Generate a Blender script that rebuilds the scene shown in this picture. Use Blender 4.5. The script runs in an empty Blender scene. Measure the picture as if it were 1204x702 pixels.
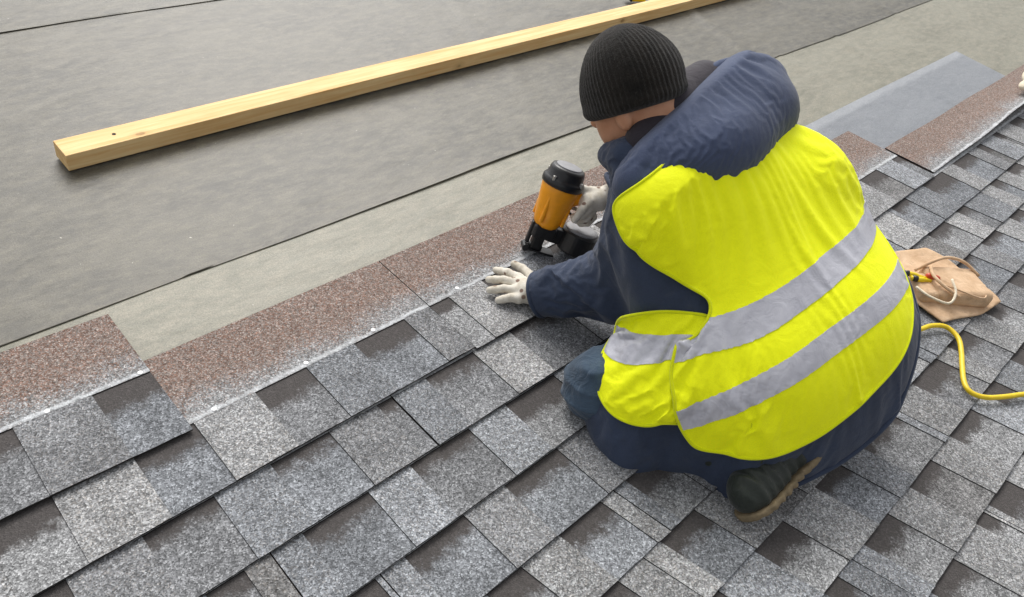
import bpy, bmesh, math, random
import numpy as np
from mathutils import Matrix, Vector

random.seed(7)
scene = bpy.context.scene
COL = scene.collection
R = math.radians

# ------------------------------------------------------------------ frame
# Everything is laid out in roof coordinates: u along the courses, v up the
# slope, w off the surface (metres).  ROOF turns them into world coordinates.
SLOPE = R(14.64)
ROOF = Matrix.Translation((0, 0, 3.5)) @ Matrix.Rotation(SLOPE, 4, 'X')

# ------------------------------------------------------------------ camera
cam_data = bpy.data.cameras.new('camera')
cam = bpy.data.objects.new('camera', cam_data)
COL.objects.link(cam)
scene.camera = cam
cam_data.sensor_width = 36.0
cam_data.lens = 36.0 * 925.807 / 1204.0
cam_data.clip_start = 0.02
cam_data.clip_end = 500
cam_rot = (Matrix.Rotation(-0.764564519, 4, 'Z') @ Matrix.Rotation(-0.178915283, 4, 'Y')
           @ Matrix.Rotation(0.830442823, 4, 'X'))
cam.matrix_world = ROOF @ Matrix.Translation((0, -0.933537, 1.271972)) @ cam_rot

# ------------------------------------------------------------------ sky, sun
world = bpy.data.worlds.new('World')
scene.world = world
world.use_nodes = True
wn = world.node_tree
wn.nodes.clear()
sky = wn.nodes.new('ShaderNodeTexSky')
sky.sky_type = 'NISHITA'
sky.sun_disc = False
SUN_EL, SUN_ROT = R(56), R(38)
sky.sun_elevation = SUN_EL
sky.sun_rotation = SUN_ROT
sky.air_density = 1.0
sky.dust_density = 4.0
sky.ozone_density = 1.0
hs = wn.nodes.new('ShaderNodeHueSaturation')
hs.inputs['Saturation'].default_value = 0.12
bgn = wn.nodes.new('ShaderNodeBackground')
bgn.inputs['Strength'].default_value = 0.15
wo = wn.nodes.new('ShaderNodeOutputWorld')
wn.links.new(sky.outputs[0], hs.inputs['Color'])
wn.links.new(hs.outputs[0], bgn.inputs['Color'])
wn.links.new(bgn.outputs[0], wo.inputs['Surface'])

sd = bpy.data.lights.new('sun', 'SUN')
sd.energy = 1.3
sd.angle = R(35)
sd.color = (1.0, 0.96, 0.9)
sun = bpy.data.objects.new('sun', sd)
COL.objects.link(sun)
# sky sun_rotation is measured from +Y towards +X
sdir = Vector((math.sin(SUN_ROT) * math.cos(SUN_EL), math.cos(SUN_ROT) * math.cos(SUN_EL), math.sin(SUN_EL)))
sun.rotation_euler = (-sdir).to_track_quat('-Z', 'Y').to_euler()

scene.view_settings.view_transform = 'Standard'
scene.view_settings.look = 'None'
scene.view_settings.gamma = 1
scene.view_settings.use_curve_mapping = False
scene.view_settings.exposure = 0.5
scene.cycles.max_bounces = 6

# ------------------------------------------------------------------ helpers
def link(o):
    COL.objects.link(o)
    return o

def tag(o, label=None, cat=None, group=None, kind=None):
    if label: o['label'] = label
    if cat: o['category'] = cat
    if group: o['group'] = group
    if kind: o['kind'] = kind
    return o

def place(o, base, m=None):
    o.matrix_world = ROOF @ Matrix.Translation(base) @ (m or Matrix())
    return o

def empty(name, base, label, cat, m=None, group=None):
    o = bpy.data.objects.new(name, None)
    o.empty_display_size = 0.05
    link(o)
    place(o, base, m)
    return tag(o, label, cat, group)

def mesh_obj(name, me, mat, parent=None):
    o = bpy.data.objects.new(name, me)
    link(o)
    if mat is not None and len(me.materials) == 0:
        me.materials.append(mat)
    if parent is not None:
        o.parent = parent
    return o

def from_bm(name, bm, mat, parent=None, smooth=False):
    me = bpy.data.meshes.new(name)
    bmesh.ops.recalc_face_normals(bm, faces=bm.faces)
    bm.to_mesh(me)
    bm.free()
    if smooth:
        me.shade_smooth()
    return mesh_obj(name, me, mat, parent)

def arr_mesh(name, verts, faces, smooth=True):
    me = bpy.data.meshes.new(name)
    me.from_pydata([tuple(v) for v in verts], [], [tuple(f) for f in faces])
    me.update()
    if smooth:
        me.shade_smooth()
    return me

def bm_box(bm, c, size, m=None, bevel=0.0, seg=2):
    r = bmesh.ops.create_cube(bm, size=1.0)
    vs = r['verts']
    mat = Matrix.Translation(c) @ (m or Matrix()) @ Matrix.Diagonal((*size, 1))
    bmesh.ops.transform(bm, matrix=mat, verts=vs)
    if bevel > 0:
        es = list({e for v in vs for e in v.link_edges})
        bmesh.ops.bevel(bm, geom=es, offset=bevel, segments=seg, affect='EDGES', profile=0.5)

def axis_m(d, up=(0, 0, 1)):
    """rotation taking +Z to d"""
    d = Vector(d).normalized()
    return d.to_track_quat('Z', 'Y').to_matrix().to_4x4()

def bm_lathe(bm, origin, axis, prof, n=32, caps=True):
    """prof: list of (height along axis, radius)"""
    m = Matrix.Translation(origin) @ axis_m(axis)
    rings = []
    for h, r in prof:
        rings.append([bm.verts.new(m @ Vector((r * math.cos(2 * math.pi * i / n), r * math.sin(2 * math.pi * i / n), h))) for i in range(n)])
    for a, b in zip(rings, rings[1:]):
        for i in range(n):
            bm.faces.new((a[i], a[(i + 1) % n], b[(i + 1) % n], b[i]))
    if caps:
        bm.faces.new(rings[0][::-1])
        bm.faces.new(rings[-1])

def catmull(pts, n=10):
    pts = [Vector(p) for p in pts]
    P = [pts[0] * 2 - pts[1]] + pts + [pts[-1] * 2 - pts[-2]]
    out = []
    for i in range(1, len(P) - 2):
        for k in range(n):
            t = k / n
            a, b, c, d = P[i - 1], P[i], P[i + 1], P[i + 2]
            out.append(0.5 * ((2 * b) + (c - a) * t + (2 * a - 5 * b + 4 * c - d) * t * t + (3 * b - a - 3 * c + d) * t ** 3))
    out.append(pts[-1])
    return out

def bm_tube(bm, pts, rad, n=12, caps=True):
    pts = [Vector(p) for p in pts]
    rad = rad if isinstance(rad, (list, tuple)) else [rad] * len(pts)
    rings = []
    nrm = None
    for i, p in enumerate(pts):
        t = (pts[min(i + 1, len(pts) - 1)] - pts[max(i - 1, 0)]).normalized()
        if nrm is None:
            nrm = t.orthogonal().normalized()
        nrm = (nrm - t * nrm.dot(t)).normalized()
        bn = t.cross(nrm)
        rings.append([bm.verts.new(p + (nrm * math.cos(2 * math.pi * k / n) + bn * math.sin(2 * math.pi * k / n)) * rad[i]) for k in range(n)])
    for a, b in zip(rings, rings[1:]):
        for i in range(n):
            bm.faces.new((a[i], a[(i + 1) % n], b[(i + 1) % n], b[i]))
    if caps:
        bm.faces.new(rings[0][::-1])
        bm.faces.new(rings[-1])

# ------------------------------------------------------------------ materials
class NT:
    def __init__(self, name):
        self.m = bpy.data.materials.new(name)
        self.m.use_nodes = True
        self.t = self.m.node_tree
        self.b = self.t.nodes['Principled BSDF']
        self.pos = self.n('ShaderNodeNewGeometry').outputs['Position']
    def n(self, kind, **kw):
        nd = self.t.nodes.new(kind)
        for k, v in kw.items():
            setattr(nd, k, v)
        return nd
    def put(self, sock, v):
        if hasattr(v, 'is_linked') or isinstance(v, bpy.types.NodeSocket):
            self.t.links.new(v, sock)
        else:
            sock.default_value = v
    def math(self, op, a, b=0.0, c=0.0, clamp=False):
        nd = self.n('ShaderNodeMath', operation=op, use_clamp=clamp)
        for s, v in zip(nd.inputs, (a, b, c)):
            self.put(s, v)
        return nd.outputs[0]
    def noise(self, scale, detail=3.0, rough=0.5, vec=None, dist=0.0):
        nd = self.n('ShaderNodeTexNoise')
        self.put(nd.inputs['Vector'], vec if vec is not None else self.pos)
        nd.inputs['Scale'].default_value = scale
        nd.inputs['Detail'].default_value = detail
        nd.inputs['Roughness'].default_value = rough
        nd.inputs['Distortion'].default_value = dist
        return nd.outputs['Fac']
    def voro(self, scale, out='Color', vec=None, feature='F1'):
        nd = self.n('ShaderNodeTexVoronoi', feature=feature)
        self.put(nd.inputs['Vector'], vec if vec is not None else self.pos)
        nd.inputs['Scale'].default_value = scale
        return nd.outputs[out]
    def sep(self, v):
        nd = self.n('ShaderNodeSeparateXYZ')
        self.put(nd.inputs[0], v)
        return nd.outputs
    def range(self, v, a, b, c=0.0, d=1.0, smooth=False):
        nd = self.n('ShaderNodeMapRange')
        nd.clamp = True
        if smooth: nd.interpolation_type = 'SMOOTHSTEP'
        for s, x in zip(nd.inputs, (v, a, b, c, d)):
            self.put(s, x)
        return nd.outputs[0]
    def mix(self, f, a, b, mode='MIX'):
        nd = self.n('ShaderNodeMix', data_type='RGBA', blend_type=mode)
        self.put(nd.inputs[0], f)
        self.put(nd.inputs[6], a)
        self.put(nd.inputs[7], b)
        return nd.outputs[2]
    def ramp(self, v, stops):
        nd = self.n('ShaderNodeValToRGB')
        els = nd.color_ramp.elements
        while len(els) < len(stops):
            els.new(0.5)
        for e, (p, c) in zip(els, stops):
            e.position = p
            e.color = (c, c, c, 1) if isinstance(c, (int, float)) else (*c, 1)
        self.put(nd.inputs[0], v)
        return nd.outputs[0]
    def bump(self, h, strength=0.3, dist=0.002, nrm=None):
        nd = self.n('ShaderNodeBump')
        nd.inputs['Strength'].default_value = strength
        nd.inputs['Distance'].default_value = dist
        self.put(nd.inputs['Height'], h)
        if nrm is not None: self.put(nd.inputs['Normal'], nrm)
        return nd.outputs[0]
    def out(self, col=None, rough=0.8, spec=0.3, nrm=None, metal=0.0):
        if col is not None: self.put(self.b.inputs['Base Color'], col)
        self.put(self.b.inputs['Roughness'], rough)
        self.b.inputs['Specular IOR Level'].default_value = spec
        self.put(self.b.inputs['Metallic'], metal)
        if nrm is not None: self.put(self.b.inputs['Normal'], nrm)
        return self.m

def C3(r, g, b): return (r, g, b, 1)

def granules(nt):
    """speckle multiplier (about 0.3 .. 2) and a bump height"""
    v = nt.sep(nt.voro(400, 'Color'))
    v2 = nt.sep(nt.voro(190, 'Color'))
    a = nt.ramp(v[0], [(0.0, 0.42), (0.3, 0.74), (0.6, 1.0), (0.85, 1.32), (1.0, 1.85)])
    b = nt.range(v2[1], 0, 1, 0.72, 1.28)
    d = nt.voro(400, 'Distance')
    return nt.math('MULTIPLY', a, b), d, v

def mat_tab():
    nt = NT('granule_tab')
    oi = nt.n('ShaderNodeObjectInfo')
    g, d, v = granules(nt)
    big = nt.range(nt.noise(9, 3), 0.3, 0.7, 0.82, 1.16)
    col = nt.mix(1.0, oi.outputs['Color'], nt.math('MULTIPLY', g, big), 'MULTIPLY')
    tint = nt.mix(nt.range(v[2], 0.8, 0.82), C3(1, 1, 1), C3(1.04, 0.99, 0.94))
    col = nt.mix(1.0, col, tint, 'MULTIPLY')
    return nt.out(col, 0.9, 0.25, nt.bump(d, 0.55, 0.002))

def mat_slot():
    """recessed lower laminate: dark shadow-line granules at its top, then mottled grey"""
    nt = NT('granule_lower_layer')
    at = nt.n('ShaderNodeAttribute', attribute_name='local').outputs['Vector']
    oi = nt.n('ShaderNodeObjectInfo')
    s = nt.sep(at)
    g, d, v = granules(nt)
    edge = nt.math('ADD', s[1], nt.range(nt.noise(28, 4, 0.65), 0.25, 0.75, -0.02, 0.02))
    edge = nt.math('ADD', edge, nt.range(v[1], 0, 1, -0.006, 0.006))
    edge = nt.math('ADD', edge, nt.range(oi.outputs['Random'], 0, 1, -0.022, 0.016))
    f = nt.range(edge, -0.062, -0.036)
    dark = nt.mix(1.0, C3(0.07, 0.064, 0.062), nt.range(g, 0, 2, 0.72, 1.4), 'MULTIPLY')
    big = nt.range(nt.noise(12, 3), 0.3, 0.7, 0.75, 1.2)
    lite = nt.mix(1.0, oi.outputs['Color'], nt.math('MULTIPLY', g, big), 'MULTIPLY')
    return nt.out(nt.mix(f, lite, dark), 0.92, 0.2, nt.bump(d, 0.5, 0.002))

def mat_headlap():
    nt = NT('granule_headlap')
    at = nt.n('ShaderNodeAttribute', attribute_name='local').outputs['Vector']
    s = nt.sep(at)
    g, d, v = granules(nt)
    red = nt.mix(nt.range(v[2], 0.2, 0.8), C3(0.175, 0.105, 0.08), C3(0.25, 0.22, 0.2))
    red = nt.mix(1.0, red, nt.range(g, 0.3, 2.2, 0.45, 2.0), 'MULTIPLY')
    grey = nt.mix(1.0, C3(0.27, 0.275, 0.28), g, 'MULTIPLY')
    y = nt.math('ADD', s[1], nt.range(nt.noise(10, 3, 0.5), 0.25, 0.75, -0.025, 0.025))
    y = nt.math('ADD', y, nt.range(v[1], 0, 1, -0.035, 0.035))
    col = nt.mix(nt.range(y, 0.015, 0.065), grey, red)
    # pale release / sealant line
    yl = nt.math('ABSOLUTE', nt.math('SUBTRACT', nt.math('ADD', s[1], nt.range(nt.noise(40, 3), 0.3, 0.7, -0.0035, 0.0035)), 0.007))
    ln = nt.range(yl, 0.007, 0.0015)
    ln = nt.math('MULTIPLY', ln, nt.range(nt.noise(70, 3), 0.3, 0.65, 0.25, 0.8))
    ln = nt.math('MULTIPLY', ln, nt.range(nt.noise(7, 2), 0.35, 0.55, 0.6, 1.0))
    col = nt.mix(ln, col, C3(0.66, 0.68, 0.7))
    return nt.out(col, 0.92, 0.2, nt.bump(d, 0.5, 0.002))

def mat_simple(name, col, rough=0.6, spec=0.3, ns=40, var=0.15, bump=0.0, bscale=200, metal=0.0):
    nt = NT(name)
    f = nt.range(nt.noise(ns, 4, 0.6), 0.25, 0.75, 1 - var, 1 + var)
    c = nt.mix(1.0, C3(*col), f, 'MULTIPLY')
    n = nt.bump(nt.noise(bscale, 3), bump, 0.002) if bump else None
    return nt.out(c, rough, spec, n, metal)

def mat_felt(name, a, b, c):
    nt = NT(name)
    at = nt.n('ShaderNodeAttribute', attribute_name='local').outputs['Vector']
    mp = nt.n('ShaderNodeMapping')
    mp.inputs['Scale'].default_value = (1, 2.2, 1)
    nt.put(mp.inputs['Vector'], at)
    big = nt.noise(2.6, 6, 0.68, mp.outputs[0], 0.8)
    mid = nt.noise(16, 6, 0.72, mp.outputs[0])
    fine = nt.noise(300, 4, 0.75)
    col = nt.mix(nt.range(big, 0.38, 0.62), C3(*a), C3(*b))
    col = nt.mix(nt.range(mid, 0.42, 0.66, 0, 0.75), col, C3(*c))
    # pale scuffs and crumbs
    sc = nt.n('ShaderNodeMapping')
    sc.inputs['Scale'].default_value = (3, 16, 1)
    sc.inputs['Rotation'].default_value = (0, 0, 0.5)
    nt.put(sc.inputs['Vector'], at)
    scuff = nt.math('MULTIPLY', nt.range(nt.noise(4, 5, 0.7, sc.outputs[0]), 0.6, 0.78), nt.range(big, 0.4, 0.6, 0.5, 0.1))
    col = nt.mix(nt.math('MULTIPLY', scuff, 0.4), col, C3(0.36, 0.34, 0.3))
    col = nt.mix(nt.range(nt.noise(90, 1, 0.5), 0.81, 0.83, 0, 0.6), col, C3(0.6, 0.57, 0.5))
    col = nt.mix(1.0, col, nt.range(fine, 0.3, 0.7, 0.62, 1.4), 'MULTIPLY')
    n1 = nt.bump(nt.noise(5, 4, 0.55, mp.outputs[0]), 0.5, 0.012)
    return nt.out(col, 0.5, 0.55, nt.bump(fine, 0.35, 0.0015, n1))

M = {}
M['tab'] = mat_tab()
M['slot'] = mat_slot()
M['headlap'] = mat_headlap()
M['asphalt_edge'] = mat_simple('asphalt_edge', (0.03, 0.028, 0.027), 0.85, 0.2, 60, 0.3)
M['felt'] = mat_felt('felt_grey', (0.05, 0.046, 0.034), (0.09, 0.082, 0.06), (0.14, 0.126, 0.09))
M['felt_green'] = mat_felt('felt_green_grey', (0.15, 0.145, 0.104), (0.2, 0.191, 0.143), (0.26, 0.236, 0.176))
M['patch'] = mat_felt('membrane_blue_grey', (0.15, 0.162, 0.18), (0.18, 0.192, 0.21), (0.2, 0.21, 0.225))
M['deck'] = mat_simple('deck_wood', (0.35, 0.25, 0.15), 0.8, 0.2, 10, 0.2)

# ------------------------------------------------------------------ roof: deck and underlayment
def und(u, v):
    return 0.0016 * math.sin(2.3 * u + 1.7 * v + 0.6) + 0.0011 * math.sin(5.1 * u - 3.0 * v)

bm = bmesh.new()
bm_box(bm, (2.2, 0.3, -0.045), (12.0, 9.0, 0.08))
roof = from_bm('roof', bm, M['deck'])
place(roof, (0, 0, 0))
tag(roof, kind='structure')

def set_local(me, fn):
    at = me.attributes.new('local', 'FLOAT_VECTOR', 'POINT')
    buf = []
    for v in me.vertices:
        buf.extend(fn(v.co))
    at.data.foreach_set('vector', buf)

CREASES = [(2.35, 0.30, 1.0, 0.014, 0.25), (2.95, 0.12, 1.3, 0.014, 0.3), (3.6, 0.0, 1.4, 0.013, 0.2), (2.62, -0.1, 0.75, 0.01, -0.1),
           (4.3, 0.1, 1.45, 0.011, 0.15), (1.9, 0.6, 1.45, 0.007, 0.35), (3.15, -0.1, 0.9, 0.009, 0.05)]
def crease(u, v):
    h = 0
    for uc, v0, v1, a, sk in CREASES:
        if v0 - 0.1 < v < v1 + 0.1:
            f = min(1, max(0, (v - v0) / 0.2)) * min(1, max(0, (v1 - v) / 0.25))
            x = (u - uc - sk * (v - v0)) / 0.022
            h += a * 0.5 * f * math.exp(-x * x)
    return h

def sheet(name, u0, u1, v0, v1, w0, w1, th, mat, nu, nv, edge_lift=0.0, cr=0.0, wob=0.004, seed=0):
    """felt sheet as a thin closed slab; w0 at its lower edge, w1 at its upper edge"""
    rnd = random.Random(seed)
    ph = [rnd.random() * 6 for _ in range(6)]
    ph[3], ph[4] = 1.1, 2.7          # all sheets follow the same deck
    bm = bmesh.new()
    top, bot = [], []
    for j in range(nv + 1):
        fj = j / nv
        fj = fj ** 1.6
        rt, rb = [], []
        for i in range(nu + 1):
            u = u0 + (u1 - u0) * i / nu
            v = v0 + (v1 - v0) * fj
            if j == 0:
                v += wob * (math.sin(1.3 * u + ph[0]) + 0.5 * math.sin(4.7 * u + ph[1]) + 0.25 * math.sin(13 * u + ph[2]))
            w = w0 + (w1 - w0) * fj
            w += 0.0012 * (math.sin(3.7 * u + 2.9 * v + ph[3]) + math.sin(2.1 * v - 4.4 * u + ph[4]))
            w += edge_lift * max(0, math.sin(2.2 * u + ph[5]) * math.sin(0.9 * u + ph[2])) * math.exp(-fj * (v1 - v0) / 0.03)
            w += cr * crease(u, v)
            rt.append(bm.verts.new((u, v, w + th)))
            rb.append(bm.verts.new((u, v, w)))
        top.append(rt)
        bot.append(rb)
    for j in range(nv):
        for i in range(nu):
            bm.faces.new((top[j][i], top[j][i + 1], top[j + 1][i + 1], top[j + 1][i]))
            bm.faces.new((bot[j][i], bot[j + 1][i], bot[j + 1][i + 1], bot[j][i + 1]))
    for i in range(nu):
        bm.faces.new((bot[0][i], bot[0][i + 1], top[0][i + 1], top[0][i]))
        bm.faces.new((bot[nv][i + 1], bot[nv][i], top[nv][i], top[nv][i + 1]))
    for j in range(nv):
        bm.faces.new((bot[j + 1][0], bot[j][0], top[j][0], top[j + 1][0]))
        bm.faces.new((bot[j][nu], bot[j + 1][nu], top[j + 1][nu], top[j][nu]))
    o = from_bm(name, bm, mat, None, True)
    set_local(o.data, lambda co: (co.x, co.y, 0))
    return o

fa = sheet('underlayment_sheet', -3.0, 7.5, -0.62, 0.46, -0.003, -0.003, 0.003, M['felt_green'], 330, 40, 0, 0.9, 0.004, 1)
fb = sheet('underlayment_sheet', -3.0, 7.5, 0.388, 1.72, 0.0009, 0.0010, 0.0014, M['felt'], 330, 46, 0.004, 1.0, 0.0035, 2)
fc = sheet('underlayment_sheet', -3.0, 7.5, 1.640, 3.0, 0.0034, 0.0025, 0.0014, M['felt'], 220, 30, 0.004, 0, 0.006, 3)
fd = sheet('underlayment_sheet', -3.0, 7.5, 2.92, 4.3, 0.0135, 0.006, 0.003, M['felt'], 120, 16, 0.005, 0, 0.004, 4)
for o, l in ((fa, 'green grey felt strip showing above the shingles'), (fb, 'dark grey felt strip under the timber'), (fc, 'grey felt strip along the top edge of the photo'), (fd, 'grey felt strip higher up the roof')):
    o.parent = roof
    o['label'] = l

# ------------------------------------------------------------------ shingles
VL = {-1: (0.1684, -0.0308), 0: (-0.005, 0.008), 1: (-0.1643, 0.0018), 2: (-0.3155, 0.0008), 3: (-0.4578, 0.0003), 4: (-0.5955, -0.001),
      5: (-0.724, 0.0), 6: (-0.8502, -0.0022), 7: (-0.9863, -0.0002), 8: (-1.1177, -0.0037), 9: (-1.2500, -0.003), 10: (-1.385, -0.002),
      11: (-1.522, 0.0), 12: (-1.66, 0.001), 13: (-1.80, 0.0)}
SLOTS = {0: [(0.021, 0.12), (0.255, 0.366)],
         1: [(0.014, 0.117), (0.252, 0.37), (0.497, 0.614), (0.732, 0.869), (0.944, 1.003)],
         2: [(-0.017, 0.076), (0.196, 0.322), (0.432, 0.558), (0.671, 0.709), (0.796, 0.931), (1.044, 1.207)],
         3: [(0.225, 0.292), (0.401, 0.539), (0.635, 0.784), (0.887, 1.034), (2.541, 2.672), (2.797, 2.848)],
         4: [(0.38, 0.449), (0.511, 0.647), (0.75, 0.896), (2.485, 2.596), (2.739, 2.912)],
         5: [(0.577, 0.66), (0.758, 0.876), (0.952, 1.055), (2.288, 2.338), (2.455, 2.593), (2.695, 2.764), (3.009, 3.079)],
         6: [(0.731, 0.778), (0.902, 1.013), (2.073, 2.132), (2.38, 2.489), (2.588, 2.72), (2.844, 2.948)],
         7: [(0.862, 0.91), (1.034, 1.141), (1.27, 1.372), (1.457, 1.615), (1.764, 1.914), (1.988, 2.099)],
         8: [(1.069, 1.123), (1.231, 1.345), (1.451, 1.569), (1.679, 1.816), (1.897, 1.973), (2.098, 2.216)],
         9: [(1.245, 1.359), (1.485, 1.532), (1.56, 1.666)]}
JOINT = {0: 0.366, 1: 0.944, 2: 0.709, 3: 0.34, 4: 0.460, 5: 0.915, 6: 0.85, 7: 1.640, 8: 1.18, 9: 1.540, 10: 1.3, 11: 0.9, 12: 1.2}
RANGE = {0: (-1.63, 0.366), 1: (-1.05, 2.1), 2: (-1.29, 2.4), 3: (-0.66, 2.85)}
UMAX = 5.0

def skew(v):
    t = [(-2, -0.2), (-0.85, -0.21), (-0.62, -0.12), (-0.5, 0.02), (0.5, 0.03)]
    for (a, fa_), (b, fb_) in zip(t, t[1:]):
        if v <= b:
            return fa_ + (fb_ - fa_) * (max(v, a) - a) / (b - a)
    return 0.03

TILT = 0.05
HEAD = 0.2
def base_w(y, u, v):
    return 0.0035 + TILT * (HEAD - y) + und(u, v)

TONES = [((0.325, 0.327, 0.33), 3), ((0.27, 0.273, 0.277), 7), ((0.21, 0.214, 0.222), 5), ((0.205, 0.215, 0.23), 6), ((0.18, 0.178, 0.177), 2), ((0.26, 0.272, 0.29), 4)]
def tone(rnd):
    tot = sum(w for _, w in TONES)
    x = rnd.random() * tot
    for c, w in TONES:
        x -= w
        if x <= 0:
            break
    f = rnd.uniform(0.86, 1.04)
    return (c[0] * f, c[1] * f, c[2] * f, 1)

def slab(name, k, ua, ub, y0, y1, lo, hi, mat, rnd, edge_mat=None, nu=2, ragged=0.0, lift=0.0, ska=None):
    """closed slab in course k; (ua, ub) are read on the course's top line, y0 (lower) to y1 (upper) from it"""
    c, m = VL[k - 1]
    bm = bmesh.new()
    def P(u, y, h, jit=0.0):
        vt = c + m * u
        uu = u + (ska if ska is not None else skew(vt - 0.07)) * y
        v = vt + y + jit
        return bm.verts.new((uu, v, base_w(y, uu, v) + h + lift * max(0, -y) / 0.14))
    rows = []
    loc = {}
    for y in (y0, (y0 + y1) / 2, y1):
        row = []
        for i in range(nu + 1):
            u = ua + (ub - ua) * i / nu
            j = rnd.uniform(-ragged, ragged) if y == y0 else 0
            a = P(u, y, hi, j)
            b = P(u, y, lo, j)
            loc[a] = loc[b] = (u, y, 0)
            row.append((a, b))
        rows.append(row)
    top_faces = []
    for r0, r1 in zip(rows, rows[1:]):
        for i in range(nu):
            top_faces.append(bm.faces.new((r0[i][0], r0[i + 1][0], r1[i + 1][0], r1[i][0])))
    side = []
    r = rows[0]
    for i in range(nu):
        side.append(bm.faces.new((r[i][1], r[i + 1][1], r[i + 1][0], r[i][0])))
    r = rows[-1]
    for i in range(nu):
        side.append(bm.faces.new((r[i + 1][1], r[i][1], r[i][0], r[i + 1][0])))
    for r0, r1 in zip(rows, rows[1:]):
        side.append(bm.faces.new((r1[0][1], r0[0][1], r0[0][0], r1[0][0])))
        side.append(bm.faces.new((r0[-1][1], r1[-1][1], r1[-1][0], r0[-1][0])))
    side.append(bm.faces.new([p[1] for p in rows[0]][::-1] + [rows[1][0][1]] + [p[1] for p in rows[2]] + [rows[1][-1][1]]))
    for f in side:
        f.material_index = 1
    bm.verts.ensure_lookup_table()
    lv = [loc[v] for v in bm.verts]
    me = bpy.data.meshes.new(name)
    bmesh.ops.recalc_face_normals(bm, faces=bm.faces)
    bm.to_mesh(me)
    bm.free()
    at = me.attributes.new('local', 'FLOAT_VECTOR', 'POINT')
    at.data.foreach_set('vector', [x for t3 in lv for x in t3])
    me.materials.append(mat)
    me.materials.append(edge_mat or M['asphalt_edge'])
    return me

def shingle(k, ua, ub, slots, rnd):
    c, m = VL[k - 1]
    um = (ua + ub) / 2
    e = (VL[k - 1][0] + VL[k - 1][1] * um) - (VL[k][0] + VL[k][1] * um)
    g = 0.0012
    lift = rnd.uniform(0, 0.0025)
    # headlap sheet with the backing that carries the tabs
    me = slab('shingle', k, ua + g, ub - g, 0.0006, HEAD, 0.0, 0.006, M['headlap'], rnd, nu=8)
    s = mesh_obj('shingle', me, None, roof)
    # backing: joined below the tabs
    bk = slab('backing', k, ua + g, ub - g, -e + 0.001, -0.0002, 0.0, 0.0029, M['asphalt_edge'], rnd, nu=8, lift=lift)
    bm2 = bmesh.new()
    bm2.from_mesh(me)
    n0 = len(bm2.faces)
    bm2.from_mesh(bk)
    bm2.faces.ensure_lookup_table()
    for f in bm2.faces[n0:]:
        f.material_index = 1
    bm2.to_mesh(me)
    bm2.free()
    bpy.data.meshes.remove(bk)
    cuts = []
    x = ua
    for a, b in slots:
        if a - x > 0.006:
            cuts.append((x, a, 'tab'))
        cuts.append((max(a, ua), min(b, ub), 'slot'))
        x = b
    if ub - x > 0.006:
        cuts.append((x, ub, 'tab'))
    for a, b, kind in cuts:
        a2 = a + (g if abs(a - ua) < 1e-6 else 0)
        b2 = b - (g if abs(b - ub) < 1e-6 else 0)
        if kind == 'tab':
            me = slab('tab', k, a2, b2, -e, 0.0002, 0.0027, 0.0058, M['tab'], rnd, nu=3, ragged=0.0009, lift=lift)
            o = mesh_obj('tab', me, None, s)
            o.color = tone(rnd)
        else:
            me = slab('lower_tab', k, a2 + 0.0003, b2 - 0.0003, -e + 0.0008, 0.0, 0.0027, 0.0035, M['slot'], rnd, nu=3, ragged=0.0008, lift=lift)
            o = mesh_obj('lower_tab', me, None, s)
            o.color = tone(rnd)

for k in range(0, 13):
    rnd = random.Random(100 + k)
    lo, hi = RANGE.get(k, (-1.0, UMAX))
    # slots over the whole row: measured ones kept, the rest filled in
    known = SLOTS.get(k, [])
    allslots = list(known)
    spans = []
    prev = lo - 0.2
    edges = sorted(known)
    for a, b in edges:
        spans.append((prev, a))
        prev = b
    spans.append((prev, hi + 0.2))
    for a, b in spans:
        if b - a < 0.34:
            continue
        x = a + rnd.uniform(0.09, 0.16)
        while x < b - 0.16:
            w_ = min(rnd.choice([0.05, 0.09, 0.11, 0.13, 0.15]), b - x - 0.07)
            if w_ < 0.03:
                break
            allslots.append((x, x + w_))
            x += w_ + rnd.uniform(0.08, 0.16)
    allslots.sort()
    j = JOINT[k]
    x = j
    joints = [j]
    while x - 1.0 > lo:
        x -= 1.0
        joints.append(x)
    x = j
    while x + 1.0 < hi:
        x += 1.0
        joints.append(x)
    joints = sorted(set([lo, hi] + [q for q in joints if lo + 0.05 < q < hi - 0.05]))
    for a, b in zip(joints, joints[1:]):
        ss = []
        for p, q in allslots:
            p2, q2 = max(p, a), min(q, b)
            if q2 - p2 > 0.012:
                ss.append((p2, q2))
        shingle(k, a, b, ss, rnd)

# ------------------------------------------------------------------ soft shapes: signed distance fields meshed with surface nets
def nrm3(a):
    a = np.array(a, dtype=np.float64)
    return a / np.linalg.norm(a)

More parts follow.
